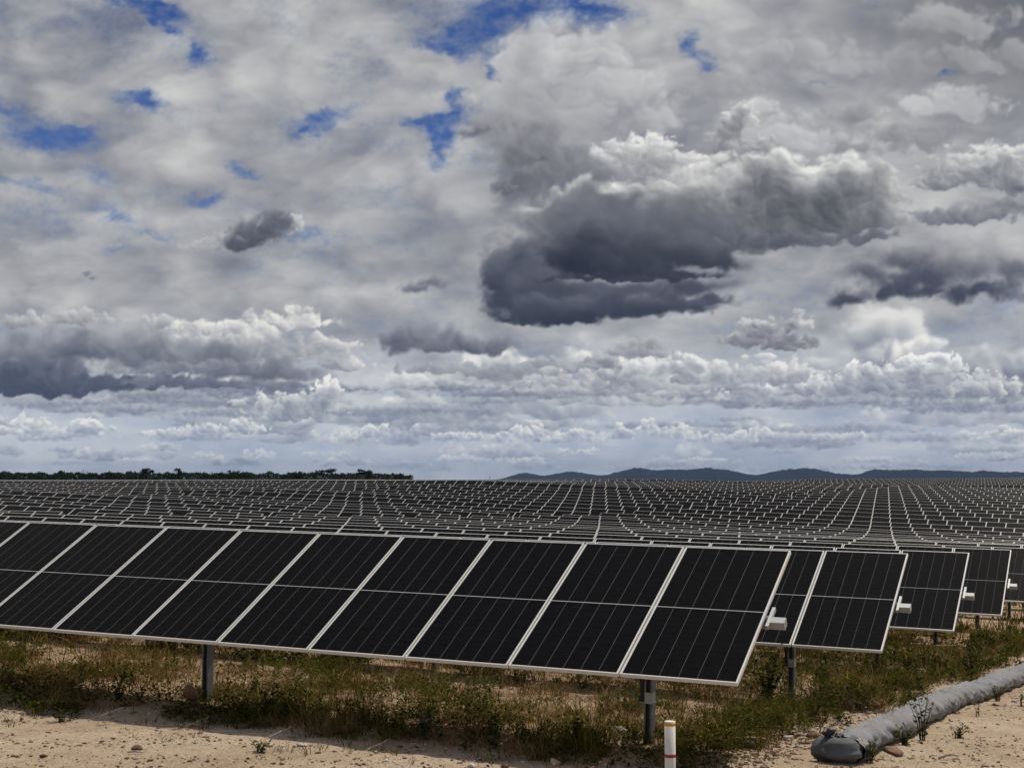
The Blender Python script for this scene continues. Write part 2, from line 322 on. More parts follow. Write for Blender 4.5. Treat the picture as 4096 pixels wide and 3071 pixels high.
# ------------------------------------------------------------------ plan of the place (D = distance square to the rows, s = distance along them)
AZ=R(24.93); UX,UY=-math.cos(AZ),math.sin(AZ); HX,HY=-math.sin(AZ),-math.cos(AZ)
def Dk(k): return 14.51+5.45*(k-1)
SIG=[.085*0-.01,.16465,.3120,.4945,.714,.9640,1.15]   # s/D of the surveyed sight lines, right to left
Z36={3:-1.23,4:-1.41,5:-1.60,6:-1.77,7:-1.97,8:-2.15,9:-2.30,10:-2.44,11:-2.52,12:-2.62,13:-2.62,14:-2.56,15:-2.42,16:-2.28,17:-2.13,18:-2.00,19:-1.84,20:-1.70,21:-1.54,22:-1.40,23:-1.28,24:-1.17,25:-1.01,26:-.90,27:-.80,28:-.69,29:-.57}
Z28={2:-.98,3:-1.17,4:-1.34,5:-1.50,6:-1.67,7:-1.82,8:-1.96,9:-2.08,10:-2.16,11:-2.18,12:-2.24,13:-2.21,14:-2.13,15:-1.98,16:-1.80,17:-1.65,18:-1.49,19:-1.28,20:-1.12,21:-.94,22:-.81,23:-.67,24:-.54,25:-.40,26:-.28,27:-.21,28:-.03,29:.15}
Z19={2:-.92,3:-1.09,4:-1.25,5:-1.37,6:-1.50,7:-1.60,8:-1.71,9:-1.76,10:-1.79,11:-1.75,12:-1.76,13:-1.65,14:-1.51,15:-1.35,16:-1.18,17:-.99,18:-.79,19:-.56,20:-.41,21:-.03,22:.05,23:.07,24:.08,25:.09,26:.10,27:.10,28:.08,29:.05}
Z10={2:-.84,3:-.98,4:-1.10,5:-1.21,6:-1.29,7:-1.33,8:-1.37,9:-1.33,10:-1.29,11:-1.16,12:-1.09,13:-1.00,14:-.77,15:-.57,16:-.58,17:-.47,18:-.33,19:-.21,20:-.13,21:-.03,22:.02,23:.04,24:.05,25:.06,26:.06,27:.05,28:.04,29:.02}
Z01={3:-.86,4:-.95,5:-1.01,6:-1.00,7:-.97,8:-.95,9:-.83,10:-.65,11:-.66,12:-.66,13:-.58,14:-.55,15:-.45,16:-.38,17:-.27,18:-.11,19:-.06,20:-.03,21:-.01,22:.0,23:.01,24:.02,25:.02,26:.02,27:.02,28:.01,29:.0}
def _zt():
    T=np.zeros((30,7))
    def r1(s): return -.7306+.0155*(s-3.57)
    for k in range(1,30):
        D=Dk(k)
        if k==1: T[k]=[r1(q*D) for q in SIG]; continue
        v=[None,Z36.get(k),Z28.get(k),Z19.get(k),Z10.get(k),Z01.get(k)]
        if k==2: v=[None,-1.015,-.95,-.92,-.84,-.76]; v[2]=-.98
        T[k,1:6]=v[1:6]
        T[k,0]=T[k,1]+(T[k,1]-T[k,2])*(SIG[1]-SIG[0])/(SIG[2]-SIG[1])*.9
        T[k,6]=T[k,5]+(T[k,5]-T[k,4])*.25
    T[0]=T[1]; return T
ZT=_zt()
def ztop(D,s):
    """height (eye = 0) of the upper edge of the modules over any point of the field"""
    D=np.asarray(D,float); s=np.asarray(s,float)
    kk=np.clip((D-14.51)/5.45+1,1,28.999); k0=np.floor(kk).astype(int); kf=kk-k0
    Dc=np.clip(D,14.51,5000); sg=np.clip(s/Dc,SIG[0]-.25,SIG[6])
    S=np.array(SIG); j=np.clip(np.searchsorted(S,sg)-1,0,5); t=(sg-S[j])/(S[j+1]-S[j])
    a=ZT[k0,j]*(1-t)+ZT[k0,j+1]*t; b=ZT[k0+1,j]*(1-t)+ZT[k0+1,j+1]*t
    z=a*(1-kf)+b*kf
    near=-.7306+.0155*(s-3.57); z=np.where(D<14.51,np.where(np.abs(s)<400,near,-.73),z)
    # beyond the surveyed rows
    e=np.clip(D-167.1,0,None)
    r=s/Dc; wr=1-np.clip((r-.28)/.08,0,1); wr=wr*wr*(3-2*wr)
    zr=np.interp(D,[160,167.1,176,195,215,245,262,300,330,600,2000],[0,0,-.35,-1.6,-2.2,-1.15,-.75,.22,.0,-.3,-3])+np.interp(r,[.06,.30],[.30,-.12])*np.interp(D,[230,260],[0,1])
    zl=np.interp(D,[160,167.1,175,200,260,350,600,2000],[0,0,-.05,-.6,-1.2,-1.0,-1.2,-3])
    zz=z+np.where(e>0,0,0)
    zr_abs=np.where(D>230,zr-.0,z*np.interp(D,[167,215],[1,0])+zr*1.0)
    zr_abs=np.where(D>230,zr, zr_abs)
    return np.where(e>0,wr*zr_abs+(1-wr)*(z*np.interp(D,[167,260],[1,0])+zl),z)
AXD=1.0; AXH=.553; PH=1.38
def gz0(x,y):
    D=-(x*HX+y*HY); s=x*UX+y*UY
    return ztop(D+AXD,s)-AXH-PH+EYE
def toxy(D,s): return -D*HX+s*UX, -D*HY+s*UY
def gz(x,y):
    x=np.asarray(x,float); y=np.asarray(y,float)
    z=gz0(x,y); d=np.hypot(x,y)
    f=np.clip(1.4-d/70,0,1)
    z=z+f*(.045*perlin(x*.55,y*.55,91)+.022*perlin(x*1.9,y*1.9,92)+.010*perlin(x*5,y*5,93)+.005*perlin(x*13,y*13,94))
    # earth heaped along the sediment log
    return z
def gzs(x,y): return float(gz(np.array([x]),np.array([y]))[0])
def ground_hit(px,py):
    """point of the ground seen at photo pixel (4096 wide)"""
    dx=(px-2048)/5609.5; dz=-(py-1535.5)/5609.5; c,s=math.cos(PIT),math.sin(PIT)
    d=Vector((dx,c-dz*s,s+dz*c)); t=8
    for _ in range(4000):
        p=d*t
        if p.z+EYE<gz0(p.x,p.y): break
        t+=.02
    return p.x,p.y
# ------------------------------------------------------------------ sky dome
def build_sky():
    RAD=16000
    def pts(az,el): return np.stack([np.cos(el)*np.sin(az),np.cos(el)*np.cos(az),np.sin(el)],-1)*RAD
    V=[];F=[];Cc=[];off=0
    def add(az,el,img,close=False):
        nonlocal off
        ne,na=az.shape; P=pts(az,el).reshape(-1,3); V.append(P); Cc.append(s2l((img.reshape(-1,3)-.60)*1.13+.622))
        i=np.arange(ne*na).reshape(ne,na)+off
        F.append(np.stack([i[:-1,:-1],i[:-1,1:],i[1:,1:],i[1:,:-1]],-1).reshape(-1,4)); off+=ne*na
    az,el=grid(-22.5,22.5,-.8,20.8,SKY_STEP)
    X,Y=project(az,el)
    img=paint(X,Y,el,az); paint_clouds(img,X,Y); add(az,el,img)
    def ring(a0,a1,e0,e1,st,clouds=True):
        az,el=grid(a0,a1,e0,e1,st); X,Y=spread(az,el); im=paint(X,Y,el,az)
        if clouds: paint_clouds(im,X,Y)
        add(az,el,im)
    ring(-62,-22.5,-.8,20.8,.2); ring(22.5,62,-.8,20.8,.2); ring(-62,62,20.8,51,.25)
    az,el=grid(62,298,-.8,51,.5); az=np.where(az>math.pi,az-2*math.pi,az) ; X,Y=spread(np.where(np.abs(az)>math.pi,0,az),el); im=paint(X,Y,el,az); add(az,el,im)
    V=np.concatenate(V);Cc=np.concatenate(Cc); col=np.concatenate([Cc,np.ones((len(Cc),1))],1)
    n=NT('sky_and_clouds'); a=n.n('ShaderNodeAttribute',attribute_name='cloud_colour')
    e=n.n('ShaderNodeEmission',{'Color':a.outputs['Color'],'Strength':SKY_GAIN}); n.t.links.new(e.outputs[0],n.out.inputs[0])
    n.m.cycles.emission_sampling='NONE'
    me=mesh_np('sky',V,F,[n.m],attr={'cloud_colour':('FLOAT_COLOR',col)})
    o=obj('sky',me,loc=(0,0,EYE)); tag(o,kind='structure')
build_sky()
# ------------------------------------------------------------------ ground
def axis_lines(dense0,dense1,st,lo,hi,g=1.12):
    a=list(np.arange(dense0,dense1,st)); d=st; x=a[-1]
    while x<hi: d=min(d*g,(x-dense1)*.12+st*1.5) if x>dense1+1 else d*g; x+=d; a.append(x)
    d=st; x=a[0]; b=[]
    while x>lo: d=d*g; x-=d; b.append(x)
    return np.array(b[::-1]+a)
_ep=[ground_hit(*q) for q in ((-500,2770),(0,2832),(500,2852),(900,2888),(1200,2925),(1500,2965),(1800,2995),(2150,3040),(2450,3062),(2900,3060),(3000,2990),(3100,2950),(3213,2925),(3347,2850),(3500,2832),(3619,2815),(3733,2760),(3892,2712),(3996,2668),(4096,2626),(4300,2560))]
def yedge(x): return np.interp(x,[p[0] for p in _ep],[p[1] for p in _ep])
def yedge_old(x): return np.interp(x,[-8,-6,-4.4,-2.8,-1.35,-.1,.8,2.0,2.5,3.0,4.0,5.2,6.6,8,12],[17.2,16.5,16,15.4,14.15,13.5,13.05,12.95,13.7,14.3,15.3,16.95,19.0,21.3,27.5])
def build_ground():
    xs=axis_lines(-9,11,.085,-10000,10000,1.10); ys=axis_lines(11,25,.085,-200,10000,1.06)
    X,Y=np.meshgrid(xs,ys); Z=gz(X,Y); far=np.hypot(X,Y)>1500
    Z=np.where(far,np.minimum(Z,0)-.0,Z)
    ny,nx=X.shape; i=np.arange(nx*ny).reshape(ny,nx)
    F=np.stack([i[:-1,:-1],i[:-1,1:],i[1:,1:],i[1:,:-1]],-1).reshape(-1,4)
    veg=np.clip((Y-yedge(X)+.35*perlin(X*1.3,Y*1.3,95)+.2)/.7,0,1)
    n=NT('sandy_earth'); tc=n.n('ShaderNodeTexCoord').outputs['Object']
    a=n.noise(.55,6,.6,tc); b=n.noise(4.5,6,.65,tc); c=n.noise(38,4,.7,tc); d=n.noise(120,3,.7,tc)
    col=n.ramp(a,[(.30,(.36,.258,.160)),(.48,(.47,.358,.240)),(.66,(.56,.455,.330))])
    col=n.mixc(n.ramp(b,[(.42,(0,0,0)),(.72,(.55,.55,.55))]),col,(.24,.155,.095))
    col=n.mixc(n.ramp(c,[(.50,(0,0,0)),(.66,(.8,.8,.8))]),col,(.60,.53,.43)); c2=n.noise(17,5,.7,tc); col=n.mixc(n.ramp(c2,[(.54,(0,0,0)),(.66,(.75,.75,.75))]),col,(.27,.185,.12))
    col=n.mixc(n.ramp(d,[(.56,(0,0,0)),(.70,(.6,.6,.6))]),col,(.17,.11,.075))
    vg=n.n('ShaderNodeAttribute',attribute_name='plant_cover').outputs['Fac']
    soil=n.ramp(n.noise(1.6,6,.65,tc),[(.36,(.17,.105,.052)),(.52,(.32,.205,.108)),(.66,(.47,.335,.20))])
    col=n.mixc(n.math('MULTIPLY',vg,.62),col,soil)
    h=n.math('ADD',n.math('MULTIPLY',c,.6),n.math('MULTIPLY',d,.4))
    n.pb(base=col,rough=.95,spec=.2,normal=n.bump(n.math('ADD',h,c2),.9,.035))
    me=mesh_np('ground',np.stack([X,Y,Z],-1).reshape(-1,3),F,[n.m],smooth=True,attr={'plant_cover':('FLOAT',veg)})
    tag(obj('ground',me),kind='structure')
build_ground()
# ------------------------------------------------------------------ far hills
def build_hills():
    P=[(1960,1921),(2010,1913.7),(2045,1903),(2085,1891.5),(2120,1894),(2159,1902.6),(2190,1902),(2218,1895),(2270,1887.8),(2307,1888.5),(2345,1894),(2400,1902.6),(2430,1900),(2460,1892),(2500,1881),(2549,1873.7),(2586,1877.4),(2623,1884),(2682,1878),(2740,1881),(2812,1874.4),(2870,1878),(2934,1885.6),(2994,1899.7),(3035,1899.7),(3090,1886.7),(3164,1879),(3231,1874.4),(3290,1884),(3332,1894),(3417,1900),(3450,1893),(3484,1883),(3517,1880),(3591,1883),(3617,1880),(3713,1884),(3832,1885),(3877,1891.5),(3943,1885.6),(3980,1888.5),(4036,1892),(4066,1888.5),(4110,1894),(4250,1888),(4400,1898),(4600,1890),(4900,1905),(5300,1921)]
    px=np.array([p[0] for p in P]);py=np.array([p[1] for p in P])
    u=np.linspace(1960,5300,700); top=np.interp(u,px,py)
    ker=np.ones(7)/7; top=np.convolve(np.pad(top,3,'edge'),ker,'valid')
    az=np.arctan((u-2048)/5609.5); rows=40; V=[]
    for j in range(rows):
        t=j/(rows-1); d=6000+2600*t; prof=math.sin(min(t*1.25,1)*math.pi/2)**.9 if t<.8 else math.cos((t-.8)/.2*math.pi/2)
        h=(1919.8-top)/5609.5*8080/ (np.cos(az)*0+1)
        crease=1+.30*perlin(u/55,np.full_like(u,t*5),71)*(1-t)+.14*perlin(u/16,np.full_like(u,t*9),72)*math.sin(math.pi*min(t+.05,1))
        z=np.clip(h,0,None)*prof*np.where(t>.76,1,crease)+np.where(h>2,1.3*perlin(u/3.0,np.full_like(u,t*30),73),0)
        V.append(np.stack([d*np.sin(az),d*np.cos(az),z+EYE-4*(1-prof)],-1))
    V=np.array(V); nx=len(u); i=np.arange(rows*nx).reshape(rows,nx)
    F=np.stack([i[:-1,:-1],i[:-1,1:],i[1:,1:],i[1:,:-1]],-1).reshape(-1,4)
    n=NT('scrub_covered_hill'); tc=n.n('ShaderNodeTexCoord').outputs['Object']
    n.pb(base=n.ramp(n.noise(.012,8,.65,tc),[(.30,(.026,.036,.024)),(.70,(.040,.052,.032))]),rough=1,spec=.1)
    tag(obj('hills',mesh_np('hills',V.reshape(-1,3),F,[n.m],smooth=True)),kind='structure')
build_hills()
# ------------------------------------------------------------------ materials of the solar field
def cell_material():
    n=NT('silicon_cells'); uv=n.n('ShaderNodeUVMap').outputs[0]
    sp=n.n('ShaderNodeSeparateXYZ',{0:uv}); u,v=sp.outputs[0],sp.outputs[1]
    def line(x,w):   # 1 on the lines at whole numbers of x
        f=n.math('FRACT',x); e=n.math('MINIMUM',f,n.math('SUBTRACT',1.0,f)); return n.math('LESS_THAN',e,w)
    cu=line(u,.014); cv=line(v,.010)
    bus=line(n.math('MULTIPLY',u,10.0),.035)
    base=n.ramp(n.noise(1.3,3,.5,uv),[(.35,(.0030,.0030,.0034)),(.65,(.0050,.0050,.0053))])
    col=n.mixc(n.math('MULTIPLY',bus,.55),base,(.034,.034,.034))
    col=n.mixc(n.math('MULTIPLY',cv,.30),col,(.07,.07,.07))
    col=n.mixc(n.math('MULTIPLY',cu,.95),col,(.11,.112,.115))
    n.pb(base=col,rough=.28,spec=.02); return n.m
M_CELL=cell_material()
def simple(name,base,rough=.6,metal=0.,spec=.5,ns=None,amt=.15):
    n=NT(name)
    if ns:
        tc=n.n('ShaderNodeTexCoord').outputs['Object']; f=n.noise(ns,5,.6,tc)
        lo=tuple(c*(1-amt) for c in base); hi=tuple(min(1,c*(1+amt)) for c in base)
        n.pb(base=n.ramp(f,[(.3,lo),(.7,hi)]),rough=rough,metal=metal,spec=spec,normal=n.bump(f,.15,.005))
    else: n.pb(base=base,rough=rough,metal=metal,spec=spec)
    return n.m
M_FRAME=simple('anodised_aluminium_frame',(.68,.67,.64),.45,.0,.5,30,.06)
M_BACK=simple('white_backsheet',(.62,.62,.61),.6)
M_STEEL=simple('galvanised_steel',(.17,.18,.18),.5,.25,.5,18,.22)
M_PLATE=simple('bright_galvanised_plate',(.42,.44,.45),.5,.3,.5,60,.3)
M_BLACK=simple('black_rubber_damper',(.010,.010,.011),.5)
M_BOX=simple('pale_grey_motor_housing',(.36,.37,.38),.55,.3,.5,40,.08)
MW,ML,PITCH=1.134,2.28,1.154; LIP=.012; MARG=.019; GAP=.013; NMOD=26; TGAP=.65
# --- meshes
def frame_mesh():
    b=MB(); w,l=MW/2,ML/2; t0,t1=-.035,.004
    b.box(-w,w,-l,-l+LIP,t0,t1); b.box(-w,w,l-LIP,l,t0,t1)
    b.box(-w,-w+LIP,-l+LIP,l-LIP,t0,t1); b.box(w-LIP,w,-l+LIP,l-LIP,t0,t1)
    return b.mesh('panel_frame',[M_FRAME])
def sheet_mesh():
    b=MB(); w,l=MW/2-LIP+.001,ML/2-LIP+.001; b.box(-w,w,-l,l,-.006,0); return b.mesh('solar_panel',[M_BACK])
def cellblock_mesh():
    b=MB(); w=MW/2-MARG; h=(ML/2-MARG-GAP/2); z=.0022
    b.quad([(-w,0,z),(w,0,z),(w,h,z),(-w,h,z)],0,[(0,0),(6,0),(6,12),(0,12)])
    for p in ([(-w,0,0),(w,0,0),(w,0,z),(-w,0,z)],[(w,h,0),(-w,h,0),(-w,h,z),(w,h,z)]): b.quad(p,0,[(.5,.5)]*4)
    return b.mesh('cell_block',[M_CELL])
def add_module(b,x,l,fm=0,bm=1,cm=2):
    w,hl=MW/2,ML/2
    b.box(x-w,x+w,-hl,hl,-.035,0,fm)
    a=w-MARG; h=hl-MARG-GAP/2
    for y0 in (GAP/2,-GAP/2-h):
        b.quad([(x-a,y0,.003),(x+a,y0,.003),(x+a,y0+h,.003),(x-a,y0+h,.003)],cm,[(0,0),(6,0),(6,12),(0,12)])
ME_FRAME,ME_SHEET,ME_CELL=frame_mesh(),sheet_mesh(),cellblock_mesh()
b=MB(); add_module(b,0,0); ME_MOD=b.mesh('solar_panel',[M_FRAME,M_BACK,M_CELL])
TZ=-.115   # torque tube centre below the module plane
def far_table_mesh():
    b=MB(); T=Matrix.Rotation(R(29.3),4,'X')
    for i in range(NMOD):
        q=MB(); add_module(q,0,0); x=-(i+.5)*PITCH
        k=len(b.v); b.v+=[tuple(T@Vector(v)+Vector((x,0,PH))) for v in q.v]; b.f+=[tuple(k+j for j in f) for f in q.f]; b.m+=q.m; b.uv+=q.uv
    b.tube([(0.1,.05,PH-.1),(-NMOD*PITCH-.1,.05,PH-.1)],.065,6,3)
    for j in range(6): x=-1.22-5.45*j; b.box(x-.05,x+.05,.0,.12,-.4,PH-.15,3)
    return b.mesh('solar_tracker',[M_FRAME,M_BACK,M_CELL,M_STEEL])
ME_FAR=far_table_mesh()
def tube_mesh():
    b=MB(); b.tube([(.02,0,0),(-NMOD*PITCH-.1,0,0)],.066,12); return b.mesh('torque_tube',[M_STEEL],True)
def post_mesh(flip=1):
    """open steel channel post, flanges along the row, sunk into the earth"""
    b=MB(); t=.006; H=PH-.06
    b.box(-.036,.036,.040,.046,-.5,H)                 # web at the back of the open channel
    b.box(-.036-t,-.036,-.055,.055,-.5,H); b.box(.036,.036+t,-.055,.055,-.5,H)
    b.box(-.036,-.024,-.055,-.055+t,-.5,H); b.box(.024,.036,-.055,-.055+t,-.5,H)
    return b.mesh('post',[M_STEEL])
def bearing_mesh():
    b=MB(); b.tube([(-.05,0,TZ*0),(.05,0,0)],.095,14,0); b.box(-.045,.045,-.06,.06,-.16,-.05,0); return b.mesh('bearing',[M_PLATE])
def damper_mesh():
    b=MB(); b.tube([(0,0,.1),(0,0,-.42)],[.030,.030],12,0); b.tube([(0,0,-.421),(0,0,-.56)],[.022,.018],10,0)
    b.tube([(0,0,.101),(0,-.0,.30)],[.014,.014],8,0); b.box(-.03,.03,-.02,.02,-.62,-.561,0); return b.mesh('damper',[M_BLACK])
def plate_mesh():
    b=MB(); b.box(-.030,.050,-.068,-.061,-.055,.055); b.box(.044,.050,-.061,.02,-.055,.055); b.box(-.095,-.044,-.040,-.034,-.06,.03); b.tube([(-.07,-.055,-.02),(-.07,-.03,-.02)],.014,8)
    return b.mesh('damper_bracket',[M_PLATE])
def motor_meshes():
    b=MB(); t=.004   # C channel running down the slope just outside the last module
    b.box(0.014,.050,-.19,.19,-.055,-.055+t); b.box(.046,.050,-.19,.19,-.100,-.055); b.box(.014,.050,-.19,.19,-.100,-.100+t)
    b.box(.014,.050,.186,.190,-.096,-.0555); 
    br=b.mesh('bracket',[M_PLATE])
    b=MB()
    # housing with chamfered far corners
    P=[(0,-.10,-.045),(.165,-.10,-.045),(.165,0,-.045),(0,0,-.045)]
    sec=[(-.082,-.052),(.025,-.052),(.030,-.058),(.030,-.145),(.0,-.155),(-.075,-.155),(-.088,-.145),(-.088,-.058)]
    x0,x1=.0505,.205; i=len(b.v)
    for x in (x0,x1): b.v+=[(x,y-.03,z) for y,z in sec]
    n=len(sec)
    for j in range(n): b.f.append((i+j,i+(j+1)%n,i+n+(j+1)%n,i+n+j)); b.m.append(0); b.uv.append([(0,0)]*4)
    b.f.append(tuple(i+n+j for j in range(n))); b.m.append(0); b.uv.append([(0,0)]*n)
    b.f.append(tuple(i+j for j in reversed(range(n)))); b.m.append(0); b.uv.append([(0,0)]*n)
    bx=b.mesh('motor_box',[M_BOX]); 
    md=None; return br,bx
ME_TUBE,ME_POST,ME_BEAR,ME_DAMP,ME_PLATE=tube_mesh(),post_mesh(),bearing_mesh(),damper_mesh(),plate_mesh()
ME_BRK,ME_BOXM=motor_meshes()
ORD='first second third fourth fifth sixth seventh eighth ninth tenth eleventh twelfth thirteenth fourteenth fifteenth sixteenth seventeenth eighteenth nineteenth twentieth twenty-first twenty-second twenty-third twenty-fourth twenty-fifth twenty-sixth twenty-seventh twenty-eighth twenty-ninth thirtieth thirty-first thirty-second'.split()
def s_end(k): return {1:3.57,2:3.27,3:3.13,4:2.96}.get(k,2.96-.19*(k-4))
TILT={1:28.96,2:29.1,3:30.2,4:30.9}
def tracker(D,sR,label,detail,group,tilt,zoff=0,flush=None):
    sL=sR+NMOD*PITCH
    e0,e1=max(sR,.07*D),min(sL,.965*D)
    if e1-e0<6: e0,e1=sR,sL
    f0,f1=float(ztop(D,e0)),float(ztop(D,e1)); g=(f1-f0)/(e1-e0)
    if D<14.6: f0,g,e0=-.7306,.0155,3.57
    zr=f0+g*(sR-e0); zl=f0+g*(sL-e0); ro=math.atan2(zl-zr,sL-sR)
    h=ML/2; cz=h*math.sin(R(tilt)); cd=h*math.cos(R(tilt))
    x,y=toxy(D-cd,sR); z=zr-cz+EYE-PH+zoff
    X=Vector((-UX*math.cos(ro),-UY*math.cos(ro),-math.sin(ro))); Yv=Vector((-HX,-HY,0)); Zv=X.cross(Yv); Zv.normalize(); Yv=Zv.cross(X)
    Mx=Matrix((X,Yv,Zv)).transposed().to_4x4(); Mx.translation=Vector((x,y,z))
    if detail==0:
        o=obj('solar_tracker',ME_FAR); o.matrix_world=Mx; tag(o,label,'solar panels',group)
        return o
    o=obj('solar_tracker',None); o.empty_display_size=.3; o.matrix_world=Mx; tag(o,label,'solar panels',group)
    T=Matrix.Rotation(R(tilt),4,'X')
    for i in range(NMOD):
        xx=-(i+.5)*PITCH; jt=rnd.uniform(-.12,.12)
        m=obj('solar_panel',ME_SHEET if detail==2 else ME_MOD,o,(xx,0,PH+rnd.uniform(-.002,.002)),(R(tilt+jt),0,0))
        if detail==2:
            obj('panel_frame',ME_FRAME,m); obj('cell_block',ME_CELL,m,(0,GAP/2,0)); obj('cell_block',ME_CELL,m,(0,-(ML/2-MARG),0))
    c=T@Vector((0,0,TZ)); obj('torque_tube',ME_TUBE,o,(0,c.y,PH+c.z))
    for j in range(6):
        xx=-(1.22 if D<16 else 1.4)-5.45*j
        p=obj('post',ME_POST,o,(xx,c.y,-.0)); p.rotation_euler=(R(rnd.uniform(-.8,.8)),R(rnd.uniform(-.6,.6))+(R(1.6) if j==0 and D<16 else 0),0)
        if detail==2:
            obj('bearing',ME_BEAR,p,(0,0,PH+c.z))
            if j==0: obj('damper',ME_DAMP,p,(-.070,-.040,PH-.34)); obj('damper_bracket',ME_PLATE,p,(0,0,PH-.915))
    if detail==2 or D<45:
        m=obj('motor_box',ME_BOXM,o,(0,0,PH),(R(tilt),0,0)); m.scale=(.9,.85,.85); obj('bracket',ME_BRK,m)
    return o
G1='solar tracker tables of the near field'
def left_limit(D): return D*1.0+2
def build_field():
    for k in range(1,31):
        D=Dk(k); t=0
        while True:
            sR=s_end(k)+t*(NMOD*PITCH+TGAP)
            if sR>left_limit(D)*1.02 or t>6: break
            if k>=27 and sR>.9*D: break
            if sR+30>.06*D:
                ordn=ORD[k-1]
                if k==1: lb='nearest black solar table, spanning the foreground above the grass' if t==0 else 'solar table continuing the nearest row beyond its first table'
                else: lb='black solar table of the %s row from the front, %s from its right end'%(ordn,ORD[t])
                det=2 if k<=2 and t==0 else (1 if k<=19 else 0)
                tracker(D,sR,lb,det,G1,TILT.get(k,29.3+rnd.uniform(-.5,.5)),zoff=0)
            t+=1
    for i in range(10):
        D=252+5.45*i
        for t in range(3):
            sR=6+t*(NMOD*PITCH+TGAP)+.05*(i)
            lb='distant solar table beyond the dip, %s of its ten rows, %s from the right'%(ORD[i],ORD[t])
            tracker(D,sR,lb,0,'solar tables on the far rise below the hills',29.3)
build_field()
# ------------------------------------------------------------------ grass, herbs, stones
def in_view(x,y,m=.04):
    return (np.abs(x/np.maximum(y,.1))<.365+m)
def grass_patch(name,N,dens_seed,hr,blades,width,tint_lo,spread,area,cover,lean=.5,segs=2):
    """many bent blades gathered in tufts; returns arrays"""
    pass
def scatter(N,y0,y1,power,seed):
    r=np.random.RandomState(seed)
    y=y0+(y1-y0)*r.rand(N)**power; x=(r.rand(N)*2-1)*(y*.52+1.0); return x,y,r
def cover_at(x,y,seed):
    c=fbm(x*.9,y*.55,seed,4,.55); return c
def blades(px,py,h,az,lean,wd,r,curl=1.0):
    """px,py roots; returns V,F of 3-quad blades"""
    n=len(px); pz=gz(px,py)-.01
    dx,dy=np.cos(az),np.sin(az); sx,sy=-dy,dx
    fa=r.rand(n)*2*np.pi; sx,sy=np.cos(fa),np.sin(fa)
    V=np.zeros((n,7,3)); T=[0,.38,.75,1]
    for k,t in enumerate(T):
        o=lean*h*(t**(1+curl)); zz=h*(t-.35*np.clip(lean,0,1.2)*t*t)
        ww=wd*(1-.45*t if k<3 else 0)
        cx_=px+dx*o; cy_=py+dy*o; cz_=pz+zz
        if k<3:
            V[:,2*k]=np.stack([cx_-sx*ww,cy_-sy*ww,cz_],-1); V[:,2*k+1]=np.stack([cx_+sx*ww,cy_+sy*ww,cz_],-1)
        else: V[:,6]=np.stack([cx_,cy_,cz_],-1)
    b=(np.arange(n)*7)[:,None]
    Q=np.concatenate([b+[0,1,3,2],b+[2,3,5,4]],0); Tt=b+[4,5,6]
    return V.reshape(-1,3),Q,Tt
def leaves(px,py,pz,size,r,droop=.3):
    n=len(px); az=r.rand(n)*2*np.pi; el=r.uniform(-.5,.9,n)
    d=np.stack([np.cos(az)*np.cos(el),np.sin(az)*np.cos(el),np.sin(el)],-1)
    s=np.stack([-np.sin(az),np.cos(az),r.uniform(-.4,.4,n)],-1); s/=np.linalg.norm(s,axis=1)[:,None]
    P=np.stack([px,py,pz],-1); L=size[:,None]
    V=np.stack([P,P+d*L*.45+s*L*.32,P+d*L*1.05,P+d*L*.45-s*L*.32],1)
    b=(np.arange(n)*4)[:,None]; return V.reshape(-1,3),b+[0,1,2,3]
def foliage_mat(name,stops,rough=.7):
    n=NT(name); a=n.n('ShaderNodeAttribute',attribute_name='tint').outputs['Fac']
    c=n.ramp(a,stops); b=n.n('ShaderNodeBsdfDiffuse',{'Color':c}); t=n.n('ShaderNodeBsdfTranslucent',{'Color':c}); g=n.n('ShaderNodeBsdfGlossy',{'Color':(1,1,1,1),'Roughness':.45})
    m=n.n('ShaderNodeMixShader',{0:.28,1:b.outputs[0],2:t.outputs[0]}); m2=n.n('ShaderNodeMixShader',{0:.0,1:m.outputs[0],2:g.outputs[0]})
    n.t.links.new(m2.outputs[0],n.out.inputs[0]); return n.m
M_GREEN=foliage_mat('green_blades',[(0,(.026,.028,.006)),(.45,(.075,.072,.013)),(.8,(.150,.125,.028)),(1,(.28,.20,.065))])
M_DRY=foliage_mat('dry_straw',[(0,(.055,.030,.013)),(.35,(.15,.092,.036)),(.75,(.33,.22,.095)),(1,(.50,.38,.20))])
M_HERB=foliage_mat('herb_leaves',[(0,(.014,.022,.005)),(.5,(.040,.052,.009)),(1,(.13,.115,.022))])
